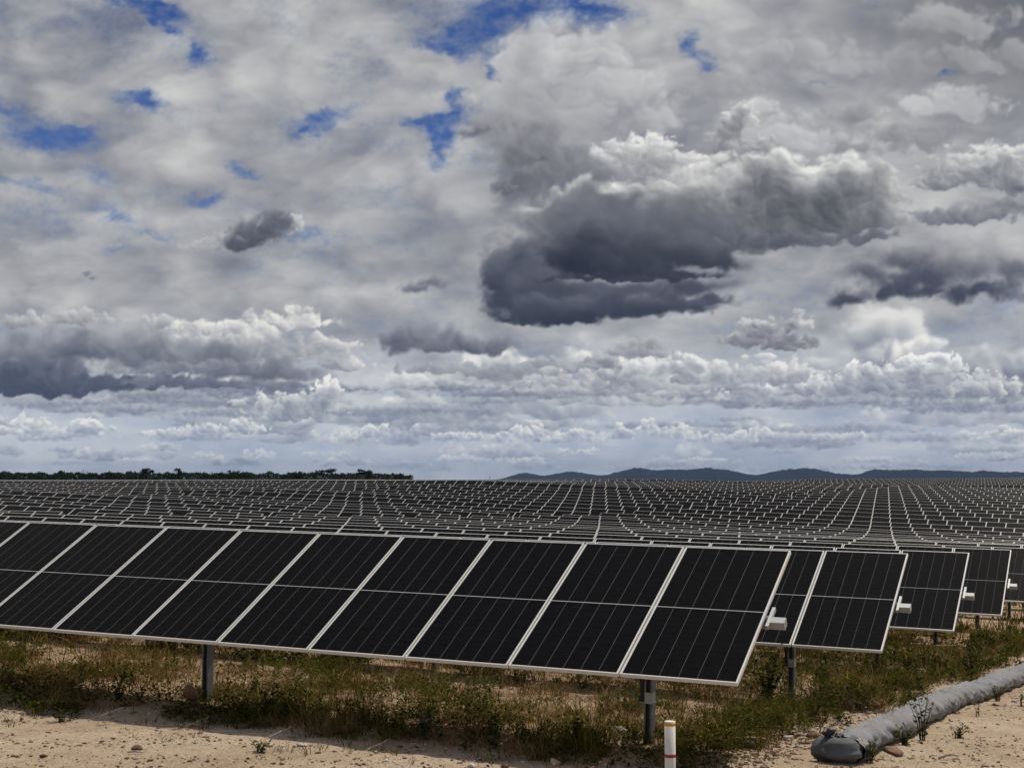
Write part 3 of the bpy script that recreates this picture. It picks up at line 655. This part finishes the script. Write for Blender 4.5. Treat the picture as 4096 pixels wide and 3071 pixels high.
def build_grass():
    def make(name,M,N,per,y0,y1,power,seed,cov,hr,wd,spr,leanr,label,tr=(0,1),edge=.0):
        x,y,r=scatter(N,y0,y1,power,seed); D=-(x*HX+y*HY)
        c=cov(x,y)
        keep=(y>yedge(x)+edge+.45*perlin(x*1.1,y*1.1,95)-.10)&(r.rand(N)<c)
        x,y=x[keep],y[keep]; n=len(x); k=per
        hh=(hr[0]+(hr[1]-hr[0])*r.rand(n)**1.8)*(.5+1.1*np.clip(.5+1.3*fbm(x*.9,y*.8,seed+3,4),0,1)); tt=r.rand(n)
        far=np.clip(np.hypot(x,y)/17,1,3.0)
        sp=spr*r.uniform(.6,1.4,n)
        a=r.rand(n,k)*2*np.pi; q=np.sqrt(r.rand(n,k))
        bx=(x[:,None]+np.cos(a)*q*sp[:,None]).ravel(); by=(y[:,None]+np.sin(a)*q*sp[:,None]).ravel()
        h=(hh[:,None]*r.uniform(.45,1.15,(n,k))).ravel(); az=(a+r.normal(0,.7,(n,k))).ravel()
        V,Q,T=blades(bx,by,h,az,r.uniform(*leanr,n*k),(wd*r.uniform(.6,1.3,(n,k))*far[:,None]).ravel(),r)
        tint=np.clip(tr[0]+(tr[1]-tr[0])*(tt[:,None]*.6+r.rand(n,k)*.4),0,1).ravel().repeat(7)
        o=obj(name,mesh_np(name,V,[Q,T],[M],attr={'tint':('FLOAT',tint)})); tag(o,label,'grass',kind='stuff'); print(name,n,len(Q)*1.5)
    gr=lambda x,y: np.clip(.13+2.9*fbm(x*.60,y*.50,41,4,.55)+.42*np.exp(-((y-yedge(x)-.9)/.75)**2)+np.where(x>2.4,.22,0)+.15*(-(x*HX+y*HY)>18.3),0.01,1)
    dr=lambda x,y: np.clip(.48-.8*fbm(x*.55,y*.42,41,4,.55)+1.7*fbm(x*1.1,y*.9,47,4),.04,1)
    make('green_grass',M_GREEN,18500,16,12.4,34,1.35,61,gr,(.06,.34),.0050,.10,(.15,1.6),'green grass growing under and between the solar tables')
    make('dry_grass',M_DRY,16500,13,12.4,34,1.35,62,dr,(.06,.36),.0036,.13,(.2,1.8),'dry straw coloured grass on the sandy earth under the tables')
    make('distant_grass',M_GREEN,7000,9,30,75,1.2,63,lambda x,y:np.clip(.6+fbm(x*.2,y*.15,44,3),.1,1)*(x>0),(.2,.45),.006,.25,(.1,.8),'green grass in the lane beside the farther table ends',(.1,.9))
    make('dead_stalks',M_DRY,3600,5,12.5,30,1.3,68,lambda x,y:np.clip(.35+1.2*fbm(x*.7,y*.6,69,3),0,1),(.22,.60),.0030,.06,(.05,.5),'thin dead brown stalks standing among the grass',(.0,.8))
    # scattered short tufts along the road edge
    make('roadside_grass',M_GREEN,16000,9,12.5,20,1.1,64,lambda x,y:np.where((y<yedge(x)+.2)&(y>yedge(x)-1.5),np.clip(-.02+1.9*fbm(x*1.0,y*1.7,66,4),0,1)*np.clip(1.2-(yedge(x)-y)/1.3,0,1),0),(.03,.17),.0040,.05,(.3,1.4),'small green tufts scattered along the sandy road edge',(.2,1),edge=-1.6)
    # low leafy herbs
    r=np.random.RandomState(77); x,y,_=scatter(15000,12.5,30,1.35,78)
    c=np.clip(.16+2.0*fbm(x*.55,y*.40,43,4),0,1)+.40*np.exp(-((y-yedge(x)-.9)/.7)**2)+np.where(x>3,.15,0); k=(r.rand(len(x))<c)&(y>yedge(x)-.15-.9*np.clip(3*fbm(x*1.2,y*1.5,49,3),0,1)); x,y=x[k],y[k]; n=len(x); per=30
    sp=r.uniform(.04,.13,n); h=r.uniform(.06,.30,n)*(.6+.7*r.rand(n))
    u=r.rand(n,per); a=r.rand(n,per)*6.283
    lx=(x[:,None]+np.cos(a)*sp[:,None]*u**.5).ravel(); ly=(y[:,None]+np.sin(a)*sp[:,None]*u**.5).ravel(); lz=gz(lx,ly)+(h[:,None]*r.rand(n,per)).ravel()
    V,Q=leaves(lx,ly,lz,r.uniform(.02,.06,n*per)*np.clip(np.hypot(lx,ly)/17,1,2),r)
    tint=np.clip(r.rand(n)[:,None]*.55+r.rand(n,per)*.45,0,1).ravel().repeat(4)
    tag(obj('herbs',mesh_np('herbs',V,[Q],[M_HERB],attr={'tint':('FLOAT',tint)})),'low leafy green herbs among the grass below the tables','weeds',kind='stuff')
    # tiny yellow flowers
    x,y,_=scatter(90,13,20,1.2,79); k=y>yedge(x)+.1; x,y=x[k],y[k]; lx=np.repeat(x,5)+r.normal(0,.03,5*len(x)); ly=np.repeat(y,5)+r.normal(0,.03,5*len(x))
    V,Q=leaves(lx,ly,gz(lx,ly)+r.uniform(.1,.28,len(lx)),r.uniform(.012,.022,len(lx)),r)
    tag(obj('flowers',mesh_np('flowers',V,[Q],[simple('yellow_petals',(.65,.42,.03),.6)])),'tiny yellow flowers dotted through the grass','flowers',kind='stuff')
build_grass()
ICO_V=None
def ico():
    t=(1+5**.5)/2
    v=np.array([(-1,t,0),(1,t,0),(-1,-t,0),(1,-t,0),(0,-1,t),(0,1,t),(0,-1,-t),(0,1,-t),(t,0,-1),(t,0,1),(-t,0,-1),(-t,0,1)],float); v/=np.linalg.norm(v[0])
    f=np.array([(0,11,5),(0,5,1),(0,1,7),(0,7,10),(0,10,11),(1,5,9),(5,11,4),(11,10,2),(10,7,6),(7,1,8),(3,9,4),(3,4,2),(3,2,6),(3,6,8),(3,8,9),(4,9,5),(2,4,11),(6,2,10),(8,6,7),(9,8,1)])
    return v,f
def stone_mat(name,stops):
    n=NT(name); a=n.n('ShaderNodeAttribute',attribute_name='tint').outputs['Fac']; tc=n.n('ShaderNodeTexCoord').outputs['Object']
    c=n.mixc(.4,n.ramp(a,stops),n.ramp(n.noise(40,4,.6,tc),[(.3,(.1,.07,.05)),(.7,(.5,.42,.34))]),'OVERLAY'); n.pb(base=c,rough=.9,spec=.25); return n.m
M_PEB=stone_mat('mixed_gravel',[(0,(.10,.055,.035)),(.3,(.24,.15,.10)),(.6,(.34,.25,.18)),(.85,(.42,.36,.30)),(1,(.60,.57,.52))])
def build_gravel():
    v,f=ico(); r=np.random.RandomState(9)
    x,y,_=scatter(48000,12.0,22,1.25,90); c=np.clip(.42+1.5*fbm(x*.8,y*2.4,97,4),.05,1)
    c=np.where(y>yedge(x)+.5,c*.35,c)
    # heap of rubble beside the sediment log
    hp=(x>1.5)&(x<5.2)&(np.abs(y-yedge(x)+.25)<.8); c=np.where(hp,.98,c)
    k=r.rand(len(x))<c; x,y=x[k],y[k]; n=len(x)
    s=.0055+.017*r.rand(n)**3.6; s=np.where(r.rand(n)<.02,s*1.9,s); s=np.where(hp[k],s*1.35+.003,s)
    ax=r.uniform(.6,1.5,(n,1,3))*s[:,None,None]; ax[:,:,2]*=.62
    P=v[None]*(1+r.uniform(-.28,.28,(n,12,1)))*ax
    a=r.rand(n)*6.283; ca,sa=np.cos(a)[:,None],np.sin(a)[:,None]; X=P[:,:,0]*ca-P[:,:,1]*sa; Y=P[:,:,0]*sa+P[:,:,1]*ca
    V=np.stack([X+x[:,None],Y+y[:,None],P[:,:,2]+(gz(x,y)+s*.18)[:,None]],-1).reshape(-1,3)
    F=(f[None]+(np.arange(n)*12)[:,None,None]).reshape(-1,3)
    tag(obj('gravel',mesh_np('gravel',V,[F],[M_PEB],attr={'tint':('FLOAT',r.rand(n).repeat(12))})),'small stones and grit strewn over the sandy road','gravel',kind='stuff'); print('gravel',n)
build_gravel()
def rock(px,py,size,label,tintc,asp=(1,.8,.7),seed=0,up=.3,name='rock',grp=None,xy=None,rotx=0):
    x,y=ground_hit(px,py) if xy is None else xy
    r=np.random.RandomState(seed); v,f=ico()
    # one subdivision for a facetted stone
    V=list(map(tuple,v)); cache={}; F=[]
    def mid(a,b):
        k=(min(a,b),max(a,b))
        if k not in cache: m=(np.array(V[a])+np.array(V[b]))/2; m/=np.linalg.norm(m); V.append(tuple(m)); cache[k]=len(V)-1
        return cache[k]
    for a,b,c in f: ab,bc,ca=mid(a,b),mid(b,c),mid(c,a); F+=[(a,ab,ca),(b,bc,ab),(c,ca,bc),(ab,bc,ca)]
    V=np.array(V); pl=r.normal(size=(14,3)); pl/=np.linalg.norm(pl,axis=1)[:,None]
    for q in pl:
        d=V@q; lim=r.uniform(.42,.74); V=V-np.clip(d-lim,0,None)[:,None]*q
    V=V*1.25*(1+r.uniform(-.10,.10,(len(V),1)))*np.array(asp)*size*.82
    size_=size; me=mesh_np(name,V,[np.array(F)],[rock_mat(tintc)])
    o=obj(name,me,loc=(x,y,gzs(x,y)+size*asp[2]*up),rot=(rotx,0,r.rand()*6)); tag(o,label,'rock',grp); return o
_rm={}
def rock_mat(c):
    if c not in _rm: _rm[c]=simple('stone_%d'%len(_rm),c,.9,0,.25,22,.45)
    return _rm[c]
RUST=(.17,.095,.060); PALE=(.46,.42,.36); TAN=(.33,.24,.16)
rock(2474,2940,.125,'white stone lying in the grass left of the nearest right post',PALE,(1.2,.8,.75),1)
rock(3566,3010,.13,'flat rust brown stone against the right side of the grey log',RUST,(1.4,.8,.5),2)
rock(3252,2948,.12,'flat reddish stone behind the dark end of the grey log',RUST,(1.3,.8,.45),3)
rock(3415,2832,.15,'pale brown pointed stone at the grass edge above the log',TAN,(1.2,.8,.8),4)
rock(3508,2830,.10,'small upright red stone between two stones above the log',RUST,(.8,.7,1.1),5)
rock(3533,2822,.12,'dark red stone, rightmost of the three above the log',(.15,.07,.04),(1.1,.9,.7),6)
rock(3150,2946,.09,'cream stone in the rubble left of the grey log',PALE,(1.2,.8,.6),7)
rock(3002,2985,.11,'dark stone in the grass right of the white marker post',(.12,.09,.07),(1,.8,.8),8)
rock(4000,2827,.13,'flat tan stone alone on the sand right of the log',TAN,(1.4,.7,.35),9)
rock(2220,3052,.10,'cream stone at the bottom edge among reddish gravel',(.45,.33,.22),(1.2,.8,.7),10)
rock(1205,2985,.06,'white pebble pair on the road edge below the tall grass',PALE,(1.5,.8,.5),11)
rock(549,3006,.055,'small dark stone on the road near a thin twig',(.16,.10,.07),(1.4,.9,.6),12)
rock(3600,2700,.10,'white plastic looking stone in green plants behind the log',PALE,(.6,.6,1.2),13)
rock(1880,3062,.05,'small white stone at the bottom edge of the road',PALE,(1.1,.9,.6),14)
_x,_y=toxy(13.22,10.20); rock(0,0,.155,'round reddish stone leaning against the nearest left post',(.24,.13,.08),(.9,.55,1.05),15,.75,xy=(_x,_y))
# fallen sticks
def stick(pts,rad,label,px,py):
    x,y=ground_hit(px,py); b=MB(); b.tube([(p[0],p[1],p[2]) for p in pts],rad,6)
    o=obj('dry_stick',b.mesh('dry_stick',[simple('weathered_wood',(.34,.28,.20),.9,0,.2,25,.3)],True),loc=(x,y,gzs(x,y)+.02)); tag(o,label,'stick')
stick([(-.28,0,0),(-.1,.03,.03),(.12,.0,.05),(.30,.06,.03)],[.018,.02,.016,.010],'pale bent stick in the weeds right of the marker post',2950,2972)
stick([(-.07,0,0),(0,.01,.006),(.08,-.01,0)],[.007,.008,.005],'thin dark twig lying on the sandy road at lower left',540,3022)
stick([(-.12,-.03,0),(0,.02,.03),(.10,.05,.01)],[.012,.012,.006],'short pale stick on the sand below the grey log',3800,3040)
# ------------------------------------------------------------------ sediment log
def build_log():
    low=[ground_hit(*q) for q in ((3440,3062),(3525,3000),(3645,2950),(3745,2893),(3842,2835),(3990,2783),(4096,2735),(4250,2668),(4420,2600))]
    P=[]
    for i,(a,b) in enumerate(low):
        c,d=low[min(i+1,len(low)-1)]; e,f=low[max(i-1,0)]; tx,ty=c-e,d-f; q=math.hypot(tx,ty); P.append((a-ty/q*.165,b+tx/q*.165))
    P=[ground_hit(3292,3036)]+P
    px=[p[0] for p in P]; py=[p[1] for p in P]; L=np.concatenate([[0],np.cumsum(np.hypot(np.diff(px),np.diff(py)))])
    def seg(t0,t1,n,r0,m=40,close0=False,close1=False,seed=0,lum=.035,squash=.80):
        t=np.linspace(t0,t1,n); x=np.interp(t,L,px); y=np.interp(t,L,py)
        k=np.hanning(15); k/=k.sum(); x=np.convolve(np.pad(x,7,'reflect',reflect_type='odd'),k,'valid'); y=np.convolve(np.pad(y,7,'reflect',reflect_type='odd'),k,'valid')
        tx=np.gradient(x);ty=np.gradient(y); q=np.hypot(tx,ty); tx/=q;ty/=q
        a=np.linspace(0,2*np.pi,m,endpoint=False); A,T=np.meshgrid(a,t)
        rr=r0*(1+.13*perlin(T*1.6+seed,np.zeros_like(T)+3.3,seed+1))
        # slanting folds around the roll, bulges between them
        ph=T*2.1+.45*np.sin(A)+.5*perlin(T*1.1,A*.0+2,seed+4)
        fold=np.abs(np.sin(ph*math.pi))
        rr=rr*(1-.13*(1-fold)**4*(.5+.5*np.abs(perlin(T*.9,A*0,seed+8))*2))+1.3*lum*r0*perlin(T*4.2+.8*np.sin(A),np.cos(A)*1.7+np.sin(A)*1.1,seed+2)*2-.011*(1-np.abs(perlin(T*5.5+2.2*np.cos(A),A*1.1,seed+12))*2.2)**3
        rr=rr+.018*r0*5*perlin(T*8,np.cos(A)*3+5+np.sin(A)*3,seed+3)*1.1
        # gathered seam along the top
        da=np.abs(np.angle(np.exp(1j*(A-math.pi*.56-.12*np.sin(T*2.3))))); rr=rr+.060*r0/.19*np.exp(-(da/.11)**2)*(.45+.55*perlin(T*9,A*0+1,seed+6))-.036*np.exp(-((da-.26)/.13)**2)*(.6+.4*np.abs(perlin(T*6,A,seed+7)))
        e=np.ones_like(T)
        if close0: u=np.clip((T-t0)/(r0*1.0),0,1); e*=np.sqrt(np.clip(1-(1-u)**2.6,0,1))
        if close1: u=np.clip((t1-T)/(r0*.7),0,1); e*=.80+.20*np.sqrt(np.clip(1-(1-u)**2,0,1))
        rr=rr*e
        hx=rr*np.cos(A); hz=rr*np.sin(A)*squash; hz=np.maximum(hz,-r0*.62)
        nx,ny=ty,-tx
        gzv=gz(x,y)
        X=x[:,None]+nx[:,None]*hx; Y=y[:,None]+ny[:,None]*hx; Z=gzv[:,None]+r0*.55+hz
        i=np.arange(n*m).reshape(n,m); j=np.roll(i,-1,1)
        F=np.stack([i[:-1],j[:-1],j[1:],i[1:]],-1).reshape(-1,4)
        V=np.stack([X,Y,Z],-1).reshape(-1,3); return V,F
    n=NT('grey_woven_geotextile'); tc=n.n('ShaderNodeTexCoord').outputs['Object']
    f=n.noise(2.2,5,.6,tc); c=n.ramp(f,[(.3,(.16,.167,.178)),(.55,(.225,.232,.243)),(.75,(.31,.314,.322))])
    dirt=n.noise(5,5,.6,tc); c=n.mixc(n.ramp(dirt,[(.5,(0,0,0)),(.72,(.55,.55,.55))]),c,(.27,.20,.14))
    wv=n.noise(300,2,.5,tc); n.pb(base=c,rough=.9,spec=.2,normal=n.bump(n.math('ADD',wv,n.noise(24,4,.6,tc)),.35,.012))
    n2=NT('fabric_end_painted_shade'); tc=n2.n('ShaderNodeTexCoord').outputs['Object']  # log fabric at the near end, its shade away from the sun darkened into the colour
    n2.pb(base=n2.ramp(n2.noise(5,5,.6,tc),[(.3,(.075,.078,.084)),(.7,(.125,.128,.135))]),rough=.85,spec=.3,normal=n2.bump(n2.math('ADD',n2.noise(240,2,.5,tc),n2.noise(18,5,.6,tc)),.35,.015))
    root=obj('sediment_log',None,loc=(px[0],py[0],0)); tag(root,'long grey fabric sediment log lying between the grass and the sandy road','sandbag')
    def sub(name,V,F,mt,parent=root):
        V=V-np.array([px[0],py[0],0]); o=obj(name,mesh_np(name,V,[F],[mt],smooth=True),parent); return o
    V,F=seg(.36,L[-1],560,.192,48,False,False,5,.035,.70); body=sub('fabric_roll',V,F,n.m)
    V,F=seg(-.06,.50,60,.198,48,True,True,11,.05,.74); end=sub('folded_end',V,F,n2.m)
    b=MB(); z=gzs(px[0]+.1,py[0]+.2)
    kx,ky=float(np.interp(.20,L,px))-px[0]-.06,float(np.interp(.20,L,py))-py[0]+.04; zz=z+.235
    b.tube([(kx,ky,zz-.02),(kx-.01,ky,zz+.05),(kx+.01,ky-.01,zz+.085),(kx+.05,ky-.02,zz+.10)],[.045,.030,.045,.02],9)
    b.tube([(kx,ky,zz+.04),(kx-.05,ky-.02,zz+.08),(kx-.07,ky-.03,zz+.07)],[.02,.025,.012],7)
    obj('tied_knot',b.mesh('tied_knot',[simple('black_tie',(.02,.02,.022),.6)],True),root)
build_log()
# ------------------------------------------------------------------ white marker post
def build_marker():
    x,y=1.31,11.8; z=gzs(x,y); topz=EYE-1.993; H=topz-z; r=.0452
    W=simple('white_painted_pipe',(.66,.63,.58),.55,0,.4,60,.05); OR=simple('orange_band',(.62,.27,.015),.5); RD=simple('red_band',(.30,.012,.012),.5); DK=simple('pipe_fill',(.60,.57,.50),.8)
    root=obj('marker_post',None,loc=(x,y,z)); tag(root,'white round marker post with orange and red bands on the sandy verge','post')
    def ring(name,z0,z1,rr,m,capm=False):
        b=MB(); b.tube([(0,0,z0),(0,0,z1)],rr,40,0,True); me=b.mesh(name,[m]); me.polygons.foreach_set('use_smooth',[len(p.vertices)==4 for p in me.polygons]); return obj(name,me,root)
    ring('pipe',-.3,H-.004,r,W); ring('cap',H-.0035,H,r*.985,DK); ring('orange_band',H-.036,H-.010,r+.0012,OR); ring('red_band',H-.292,H-.266,r+.0012,RD)
build_marker()
# ------------------------------------------------------------------ single leafy plants
def plant(px,py,h,w,nst,label,leaf=.05,per=9,seed=0,tone=(.0,.7),up=False):
    x,y=ground_hit(px,py); r=np.random.RandomState(seed); b=MB(); lv=[]
    for i in range(nst):
        a=r.rand()*6.28; q=w*r.uniform(.3,1); hh=h*r.uniform(.6,1.05)
        p=[Vector((0.02*math.cos(a),.02*math.sin(a),-.03)),Vector((q*.35*math.cos(a),q*.35*math.sin(a),hh*.45)),Vector((q*math.cos(a+.2),q*math.sin(a+.2),hh))]
        b.tube(p,[.006,.0045,.002],5,0,False)
        for j in range(per):
            t=.18+.82*(j+r.rand())/per; c=p[0].lerp(p[1],t*2) if t<.5 else p[1].lerp(p[2],t*2-1); lv.append((c.x+r.normal(0,.012),c.y+r.normal(0,.012),c.z))
    lv=np.array(lv); z=gzs(x,y)
    root=obj('leafy_plant',None,loc=(x,y,z)); tag(root,label,'plant','leafy plants standing out from the grass')
    obj('stem',b.mesh('stem',[simple('plant_stem_%d'%seed,(.06,.07,.03),.8)]),root)
    n=len(lv); rep=2; L=np.repeat(lv,rep,0); V,Q=leaves(L[:,0],L[:,1],L[:,2],r.uniform(.6,1.25,n*rep)*leaf,r)
    o=obj('foliage',mesh_np('foliage',V,[Q],[M_HERB],attr={'tint':('FLOAT',np.clip(tone[0]+(tone[1]-tone[0])*r.rand(n*rep),0,1).repeat(4))}),root)
PL=[(3072,2830,.78,.26,16,'tall bushy dark green plant below the right end of the nearest table',.065,14,1,(0,.5)),
(3690,2960,.50,.24,9,'broad-leaved plant growing against the right side of the grey log',.055,6,2,(.2,.8)),
(3880,2720,.55,.18,9,'dark slender plant in the grass above the middle of the log',.05,12,3,(0,.4)),
(3640,2700,.30,.28,12,'spreading green plant near the white stone above the log',.06,9,4,(.2,.9)),
(1075,2870,.34,.12,6,'dark upright weed right of the nearest left post',.055,10,5,(0,.5)),
(470,2800,.32,.20,9,'dark green weed clump left of the nearest left post',.045,10,6,(0,.5)),
(1040,3010,.10,.10,6,'small green seedling on the sand at the road edge',.04,6,7,(.3,.9)),
(3910,2870,.24,.05,2,'thin seedling on the sand right of the log, nearer the log',.04,7,8,(.2,.8)),
(4080,2830,.17,.06,3,'small seedling on the sand at the right edge of the picture',.045,6,9,(.2,.8)),
(2290,2960,.26,.20,9,'low dark weed left of the white stone',.045,9,10,(0,.5)),
(1980,2990,.36,.14,7,'upright weed at the lower middle left of the white stone',.05,10,11,(0,.6)),
(3830,2950,.16,.14,8,'creeping green weed along the foot of the grey log',.035,8,12,(.2,.9)),
(1130,2890,.30,.16,8,'green leafy weed at the grass edge in the left half',.05,9,13,(.1,.7)),
(250,2880,.10,.14,8,'flat dark weed patch on the sand at far left',.03,9,14,(0,.4))]
PL+=[(3480,3050,.22,.12,9,'thin grassy weed against the near part of the grey log, right of its dark end',.03,10,21,(.2,.9)),
(3620,2985,.20,.18,9,'low weed at the foot of the log just left of the broad-leaved plant',.04,9,22,(.1,.7)),
(3440,2850,.16,.14,8,'small green weed in the rubble above the log',.04,8,23,(.2,.8)),
(3990,2800,.20,.14,8,'wispy weed at the foot of the log near the right edge',.035,9,24,(.3,1)),
(3250,2880,.34,.26,12,'bushy weed at the grass corner above the dark end of the log',.045,10,25,(.1,.8)),
(1700,2960,.30,.18,9,'leafy weed at the grass edge in the middle of the picture',.045,10,26,(.0,.6)),
(80,2790,.34,.24,11,'dark weed clump at the left edge of the picture',.045,10,27,(0,.4)),
(760,2870,.20,.16,8,'green weed on the gravel just below the nearest left post',.04,9,28,(.2,.9))]
for a in PL: plant(a[0],a[1],a[2],a[3],a[4],a[5],a[6],a[7],a[8],a[9])
# ------------------------------------------------------------------ far trees
M_TREE=foliage_mat('tree_leaves',[(0,(.006,.010,.004)),(.5,(.016,.024,.008)),(1,(.036,.044,.014))])
M_BARK=simple('bark',(.08,.06,.045),.9)
def tree(px,topy,wpx,label,grp=None,dist=340,flat=False,seed=0,sparse=False,bot=1925):
    r=np.random.RandomState(seed); az=math.atan((px-2048)/5609.5); x,y=dist*math.sin(az),dist*math.cos(az)
    zg=float(gz0(x,y)); top=EYE+(1919.8-topy)/5609.5*dist; H=top-zg; Wd=wpx/5609.5*dist/2
    root=obj('tree',None,loc=(x,y,zg)); tag(root,label,'tree',grp)
    b=MB(); b.tube([(0,0,-.3),(.05,0,H*.3),(.1,.05,H*.55)],[.16,.12,.07],7,0,False)
    cl=[]; n=13 if not flat else 9
    for i in range(n):
        a=r.rand()*6.28; q=Wd*math.sqrt(r.rand())*.85; zz=H*(r.uniform(.80,.95) if flat else r.uniform(.45,.98)*(1-.22*(q/Wd)**2)); rad=Wd*(r.uniform(.32,.5) if flat else r.uniform(.22,.40)); c=Vector((q*math.cos(a),q*math.sin(a),zz-rad*.3*(0 if flat else 1)))
        b.tube([(.05,0,H*.3),c*.6+Vector((0,0,H*.15)),c],[.06,.035,.015],5,0,False); cl.append((c,rad))
    pts=[]
    for c,rad in cl:
        m=70 if sparse else 60
        v=r.normal(size=(m,3)); v/=np.linalg.norm(v,axis=1)[:,None]; v*=r.rand(m,1)**.4; v*=np.array([rad,rad,rad*(.30 if flat else .62)]); pts.append(v+np.array(c))
    if not flat and not sparse:
        m=620; v=r.uniform(-1,1,(m,3)); v[:,0]*=Wd*1.1; v[:,1]*=Wd; v[:,2]=H*(.1+.66*np.abs(v[:,2]))*(1-.2*(v[:,0]/Wd)**2); pts.append(v)
    P=np.concatenate(pts); P[:,2]=np.minimum(P[:,2],H*1.0)
    obj('trunk',b.mesh('trunk',[M_BARK]),root)
    V,Q=leaves(P[:,0],P[:,1],P[:,2],r.uniform(.25,.6,len(P)),r)
    obj('crown',mesh_np('crown',V,[Q],[M_TREE],attr={'tint':('FLOAT',r.rand(len(P)).repeat(4))}),root)
def build_trees():
    r=random.Random(3); LB='dense dark tree in the low treeline behind the left part of the field'; GP='trees of the dark treeline'
    prof=[(-120,1884),(0,1878),(60,1886),(130,1882),(190,1891),(260,1884),(330,1879),(400,1884),(470,1880),(545,1889),(640,1887),(700,1899),(780,1902),(840,1890),(960,1888),(1060,1896),(1130,1899),(1200,1890),(1300,1900),(1400,1896),(1500,1902),(1580,1892),(1625,1908)]
    x=-130; i=0
    while x<1600:
        ty=np.interp(x,[p[0] for p in prof],[p[1] for p in prof])+r.uniform(-5,3)
        tree(x,ty,r.uniform(80,125),LB,GP,335+r.uniform(-8,14),False,100+i); x+=r.uniform(48,70); i+=1
    tree(715,1873,52,'taller rounded tree rising left of the gap in the treeline','trees of the dark treeline',330,False,200,True)
    tree(905,1878,110,'broad dark tree, the bulkiest crown in the treeline','trees of the dark treeline',330,False,201)
    tree(590,1876,60,'thin-crowned tree leaning above the treeline at left','trees of the dark treeline',331,True,202,True)
    tree(1308,1874,84,'flat-topped sparse tree, the left of two umbrella-shaped trees','trees of the dark treeline',330,True,203,True)
    tree(1455,1878,70,'sparse umbrella-shaped tree, the right of two','trees of the dark treeline',330,True,204,True)
    tree(1585,1888,70,'last rounded tree at the right end of the treeline','trees of the dark treeline',330,False,205)
    tree(1195,1882,60,'small full tree right of a bare grey one in the treeline','trees of the dark treeline',331,False,206)
build_trees()
def build_scrub():
    r=np.random.RandomState(31); n=46000; px=r.uniform(-160,1650,n); az=np.arctan((px-2048)/5609.5); d=r.uniform(328,352,n)
    x,y=d*np.sin(az),d*np.cos(az); zg=gz0(x,y); top=1896-10*perlin(px/46,px*0,32)-5*perlin(px/17,px*0+3,33)+np.clip((px-1500)/150,0,1)*9
    H=EYE+(1919.8-top)/5609.5*d-zg; z=zg+H*(1-r.rand(n)**1.5*.6)
    V,Q=leaves(x,y,z,r.uniform(.25,.65,n),r)
    tag(obj('scrub',mesh_np('scrub',V,[Q],[M_TREE],attr={'tint':('FLOAT',(r.rand(n)*.9).repeat(4))})),'unbroken band of low dark scrub beneath the far trees','scrub',kind='stuff')
build_scrub()
# two far masts
def mast(px,topy,dist,label):
    az=math.atan((px-2048)/5609.5); x,y=dist*math.sin(az),dist*math.cos(az); top=EYE+(1919.8-topy)/5609.5*dist; z0=float(gz0(x,y))-2; H=top-z0; b=MB()
    for sx,sy in ((-1,-1),(1,-1),(1,1),(-1,1)): b.tube([(sx*.5,sy*.5,0),(sx*.12,sy*.12,H)],.07,4)
    k=int(H/1.2)
    for i in range(k):
        f0=.5-.38*i/k; f1=.5-.38*(i+1)/k; z0_,z1_=H*i/k,H*(i+1)/k
        b.tube([(-f0,-f0,z0_),(f1,-f1,z1_)],.04,4); b.tube([(f0,f0,z0_),(-f1,f1,z1_)],.04,4)
    o=obj('lattice_mast',b.mesh('lattice_mast',[M_STEEL]),loc=(x,y,z0)); tag(o,label,'mast')
mast(1959,1906,900,'thin lattice mast on the horizon left of the hills')
mast(2871,1893,1100,'thin lattice mast standing before the middle hill')

# ------------------------------------------------------------------ haze
def build_haze():
    b=MB(); b.box(-10900,10900,-10900,10900,-60,125); n=NT('thin_blue_air')
    v=n.n('ShaderNodeVolumePrincipled',{'Color':(.40,.62,1,1),'Density':HAZE,'Anisotropy':0.0}); n.t.links.new(v.outputs[0],n.out.inputs[1])
    o=obj('haze',b.mesh('haze',[n.m])); tag(o,kind='stuff')
if HAZE>0: build_haze()
